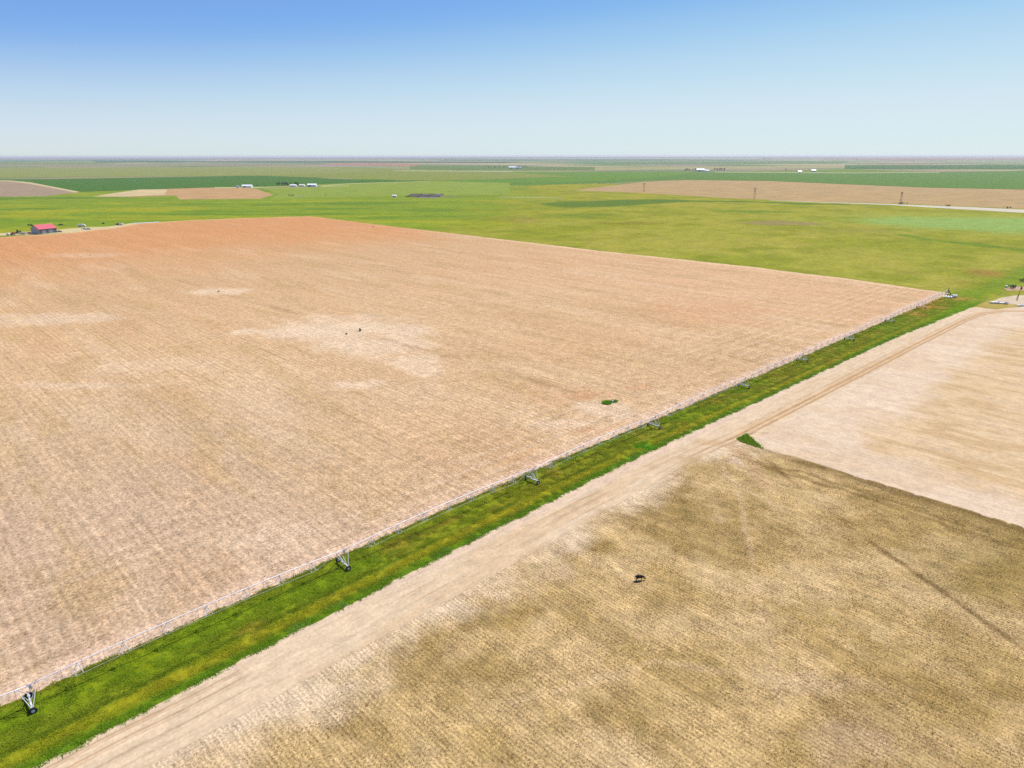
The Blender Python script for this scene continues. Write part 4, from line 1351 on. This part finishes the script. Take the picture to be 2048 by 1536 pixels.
tag(MB().tube((-9, 0, .45), (9, 0, .45), .4, k=8).tube((-8, .9, .45), (8, .9, .45), .4, k=8).build('pipe_bundle', M_WHITE, None, loc=(x, y, -.1)), 'white pipes lying in the green field below the distant farmstead', 'pipes').rotation_euler.z = VA

# stock pens -----------------------------------------------------
def pens():
    p = P((822, 387), (880, 389), (884, 393), (872, 396.4), (832, 395), (818, 390.5))
    poly_sheet('pen_ground', p, .018, S(150, 146, 136), M_FAR)
    poly_sheet('pen_ground', P((880, 390.5), (922, 392.8), (922, 394), (882, 393.6)), .016, S(140, 142, 96), M_FAR)
    cx, cy = ground_at(850, 392)
    e = empty('stock_pen', (cx, cy, 0), VA)
    for i, dy in enumerate((-46, -14, 22, 60)):
        m = MB()
        for k in range(13):
            m.tube((-34 + k * 5.6, dy, -.2), (-34 + k * 5.6, dy, 2.2), .16, k=5)
        for z in (.7, 1.3, 1.95):
            m.box((0, dy, z), (68, .12, .3))
        m.build('fence_run', M_DARK, e)
    for i, dx in enumerate((-34, -12, 12, 34)):
        m = MB()
        for z in (.7, 1.3, 1.95):
            m.box((dx, 7, z), (.12, 106, .3))
        m.build('fence_run', M_DARK, e)
    for i, (dx, dy) in enumerate(((-2, 30), (25, 30), (31, -6))):
        MB().box((dx, dy, 1.2), (9, 3, 2.4)).box((dx, dy, 2.5), (9.6, 3.6, .2)).build('feed_shelter', M_WHITE, e)
    tag(e, 'grey cattle pens with dark rails in the green plain', 'pen')
    x, y = ground_at(787, 393.4)
    far_house(785, 393.8, 9, 6, 2.8, 4.2, M_WHITE, M_CONC, 'small pale hut left of the cattle pens', 'hut')
    x, y = ground_at(794, 392.6)
    bush(x, y, 3.5, 'grey bush right of the small pale hut by the pens', (.08, .09, .06), 71, 1.8)
pens()

# farm far right of centre ----------------------------------------
far_house(1394, 343.6, 42, 24, 9, 15, M_WHITE, M_WHITE, 'big white gabled barn at the farm before the right horizon', 'barn')
far_house(1408, 343.2, 30, 12, 5, 8, M_WHITE, M_WHITE, 'long low white shed right of the big gabled barn', 'shed')
for i, (px, hh) in enumerate([(1371, 15), (1375, 17), (1379, 14), (1386, 13), (1391, 16)]):
    x, y = ground_at(px, 342.8)
    tree(x, y, hh, nth(i) + ' dark tree in the clump left of the big white gabled barn', (.025, .04, .025), 80 + i, .42, 'trees left of the big gabled barn', n=350)
for i, (px, hh) in enumerate([(1430, 17), (1435, 16), (1440, 18), (1444, 16), (1449, 19)]):
    x, y = ground_at(px, 342.6)
    tree(x, y, hh, nth(i) + ' dark tree in the row right of the long low white shed', (.03, .045, .03), 90 + i, .42, 'trees right of the long low shed', n=350)
far_house(1597, 345.8, 18, 12, 5, 9, M_WHITE, M_WHITE, 'lone pale shed left of another on the pale line before the right horizon', 'shed')
far_house(1624, 344.4, 22, 14, 7, 12, M_WHITE, M_WHITE, 'lone tall white shed right of another before the right horizon', 'shed')
x, y = ground_at(1572, 343)
tree(x, y, 14, 'lone dark tree between the far farm and the pale sheds', (.03, .045, .03), 97, .45, n=350)
# farm in the middle distance
far_house(1018, 337.2, 50, 24, 8, 14, M_WHITE, M_WHITE, 'white barn at the grey farm near the middle of the horizon', 'barn')
far_house(1032, 337.4, 40, 20, 8, 12, M_WHITE, M_SILVER, 'pale barn right of the white one near the middle of the horizon', 'barn')
for i, px in enumerate((978, 982, 990, 999, 1008, 1015, 1024, 1039, 1046, 1052)):
    x, y = ground_at(px, 336.4)
    tree(x, y, 13 + (i * 7) % 5, nth(i) + ' grey-green tree around the farm near the middle of the horizon', (.04, .05, .04), 100 + i, .6, 'trees around the middle-horizon farm', n=300)
# groves on the horizon
def grove(px, dist, width, hgt, seed, label):
    u = (px - 1024) / F_PX
    cx, cy = cam_dir(u * dist, dist)
    rs = np.random.default_rng(seed)
    for i in range(5):
        dx, dy = cam_dir((i - 2) * width / 5 + rs.uniform(-10, 10), rs.uniform(-20, 20))
        tree(cx + dx, cy + dy, hgt * rs.uniform(.75, 1.1), nth(i) + ' ' + label, (.03, .045, .035), seed * 9 + i, .8, label.replace('tree in the ', 'trees of the '), z=-.3, n=220)
grove(1508, 14000, 170, 32, 21, 'hazy tree in the left grove of two on the right horizon')
grove(1626, 14000, 200, 34, 22, 'hazy tree in the right grove of two on the right horizon')
grove(905, 15000, 200, 30, 23, 'hazy tree in the grove on the middle horizon')

# ------------------------------------------------------------------ haze
def haze():
    m = bpy.data.materials.new('thin_haze')
    m.use_nodes = True
    t = m.node_tree
    t.nodes.remove(t.nodes['Principled BSDF'])
    v = t.nodes.new('ShaderNodeVolumePrincipled')
    v.inputs['Color'].default_value = (0.96, 0.98, 1.0, 1)
    v.inputs['Density'].default_value = HAZE_DENSITY
    v.inputs['Anisotropy'].default_value = 0.2
    t.links.new(v.outputs[0], t.nodes['Material Output'].inputs['Volume'])
    R = 62000.0
    o = MB().box((0, 0, 39.0), (2 * R, 2 * R, 94.0)).build('haze', m)
    stuff(o)
haze()
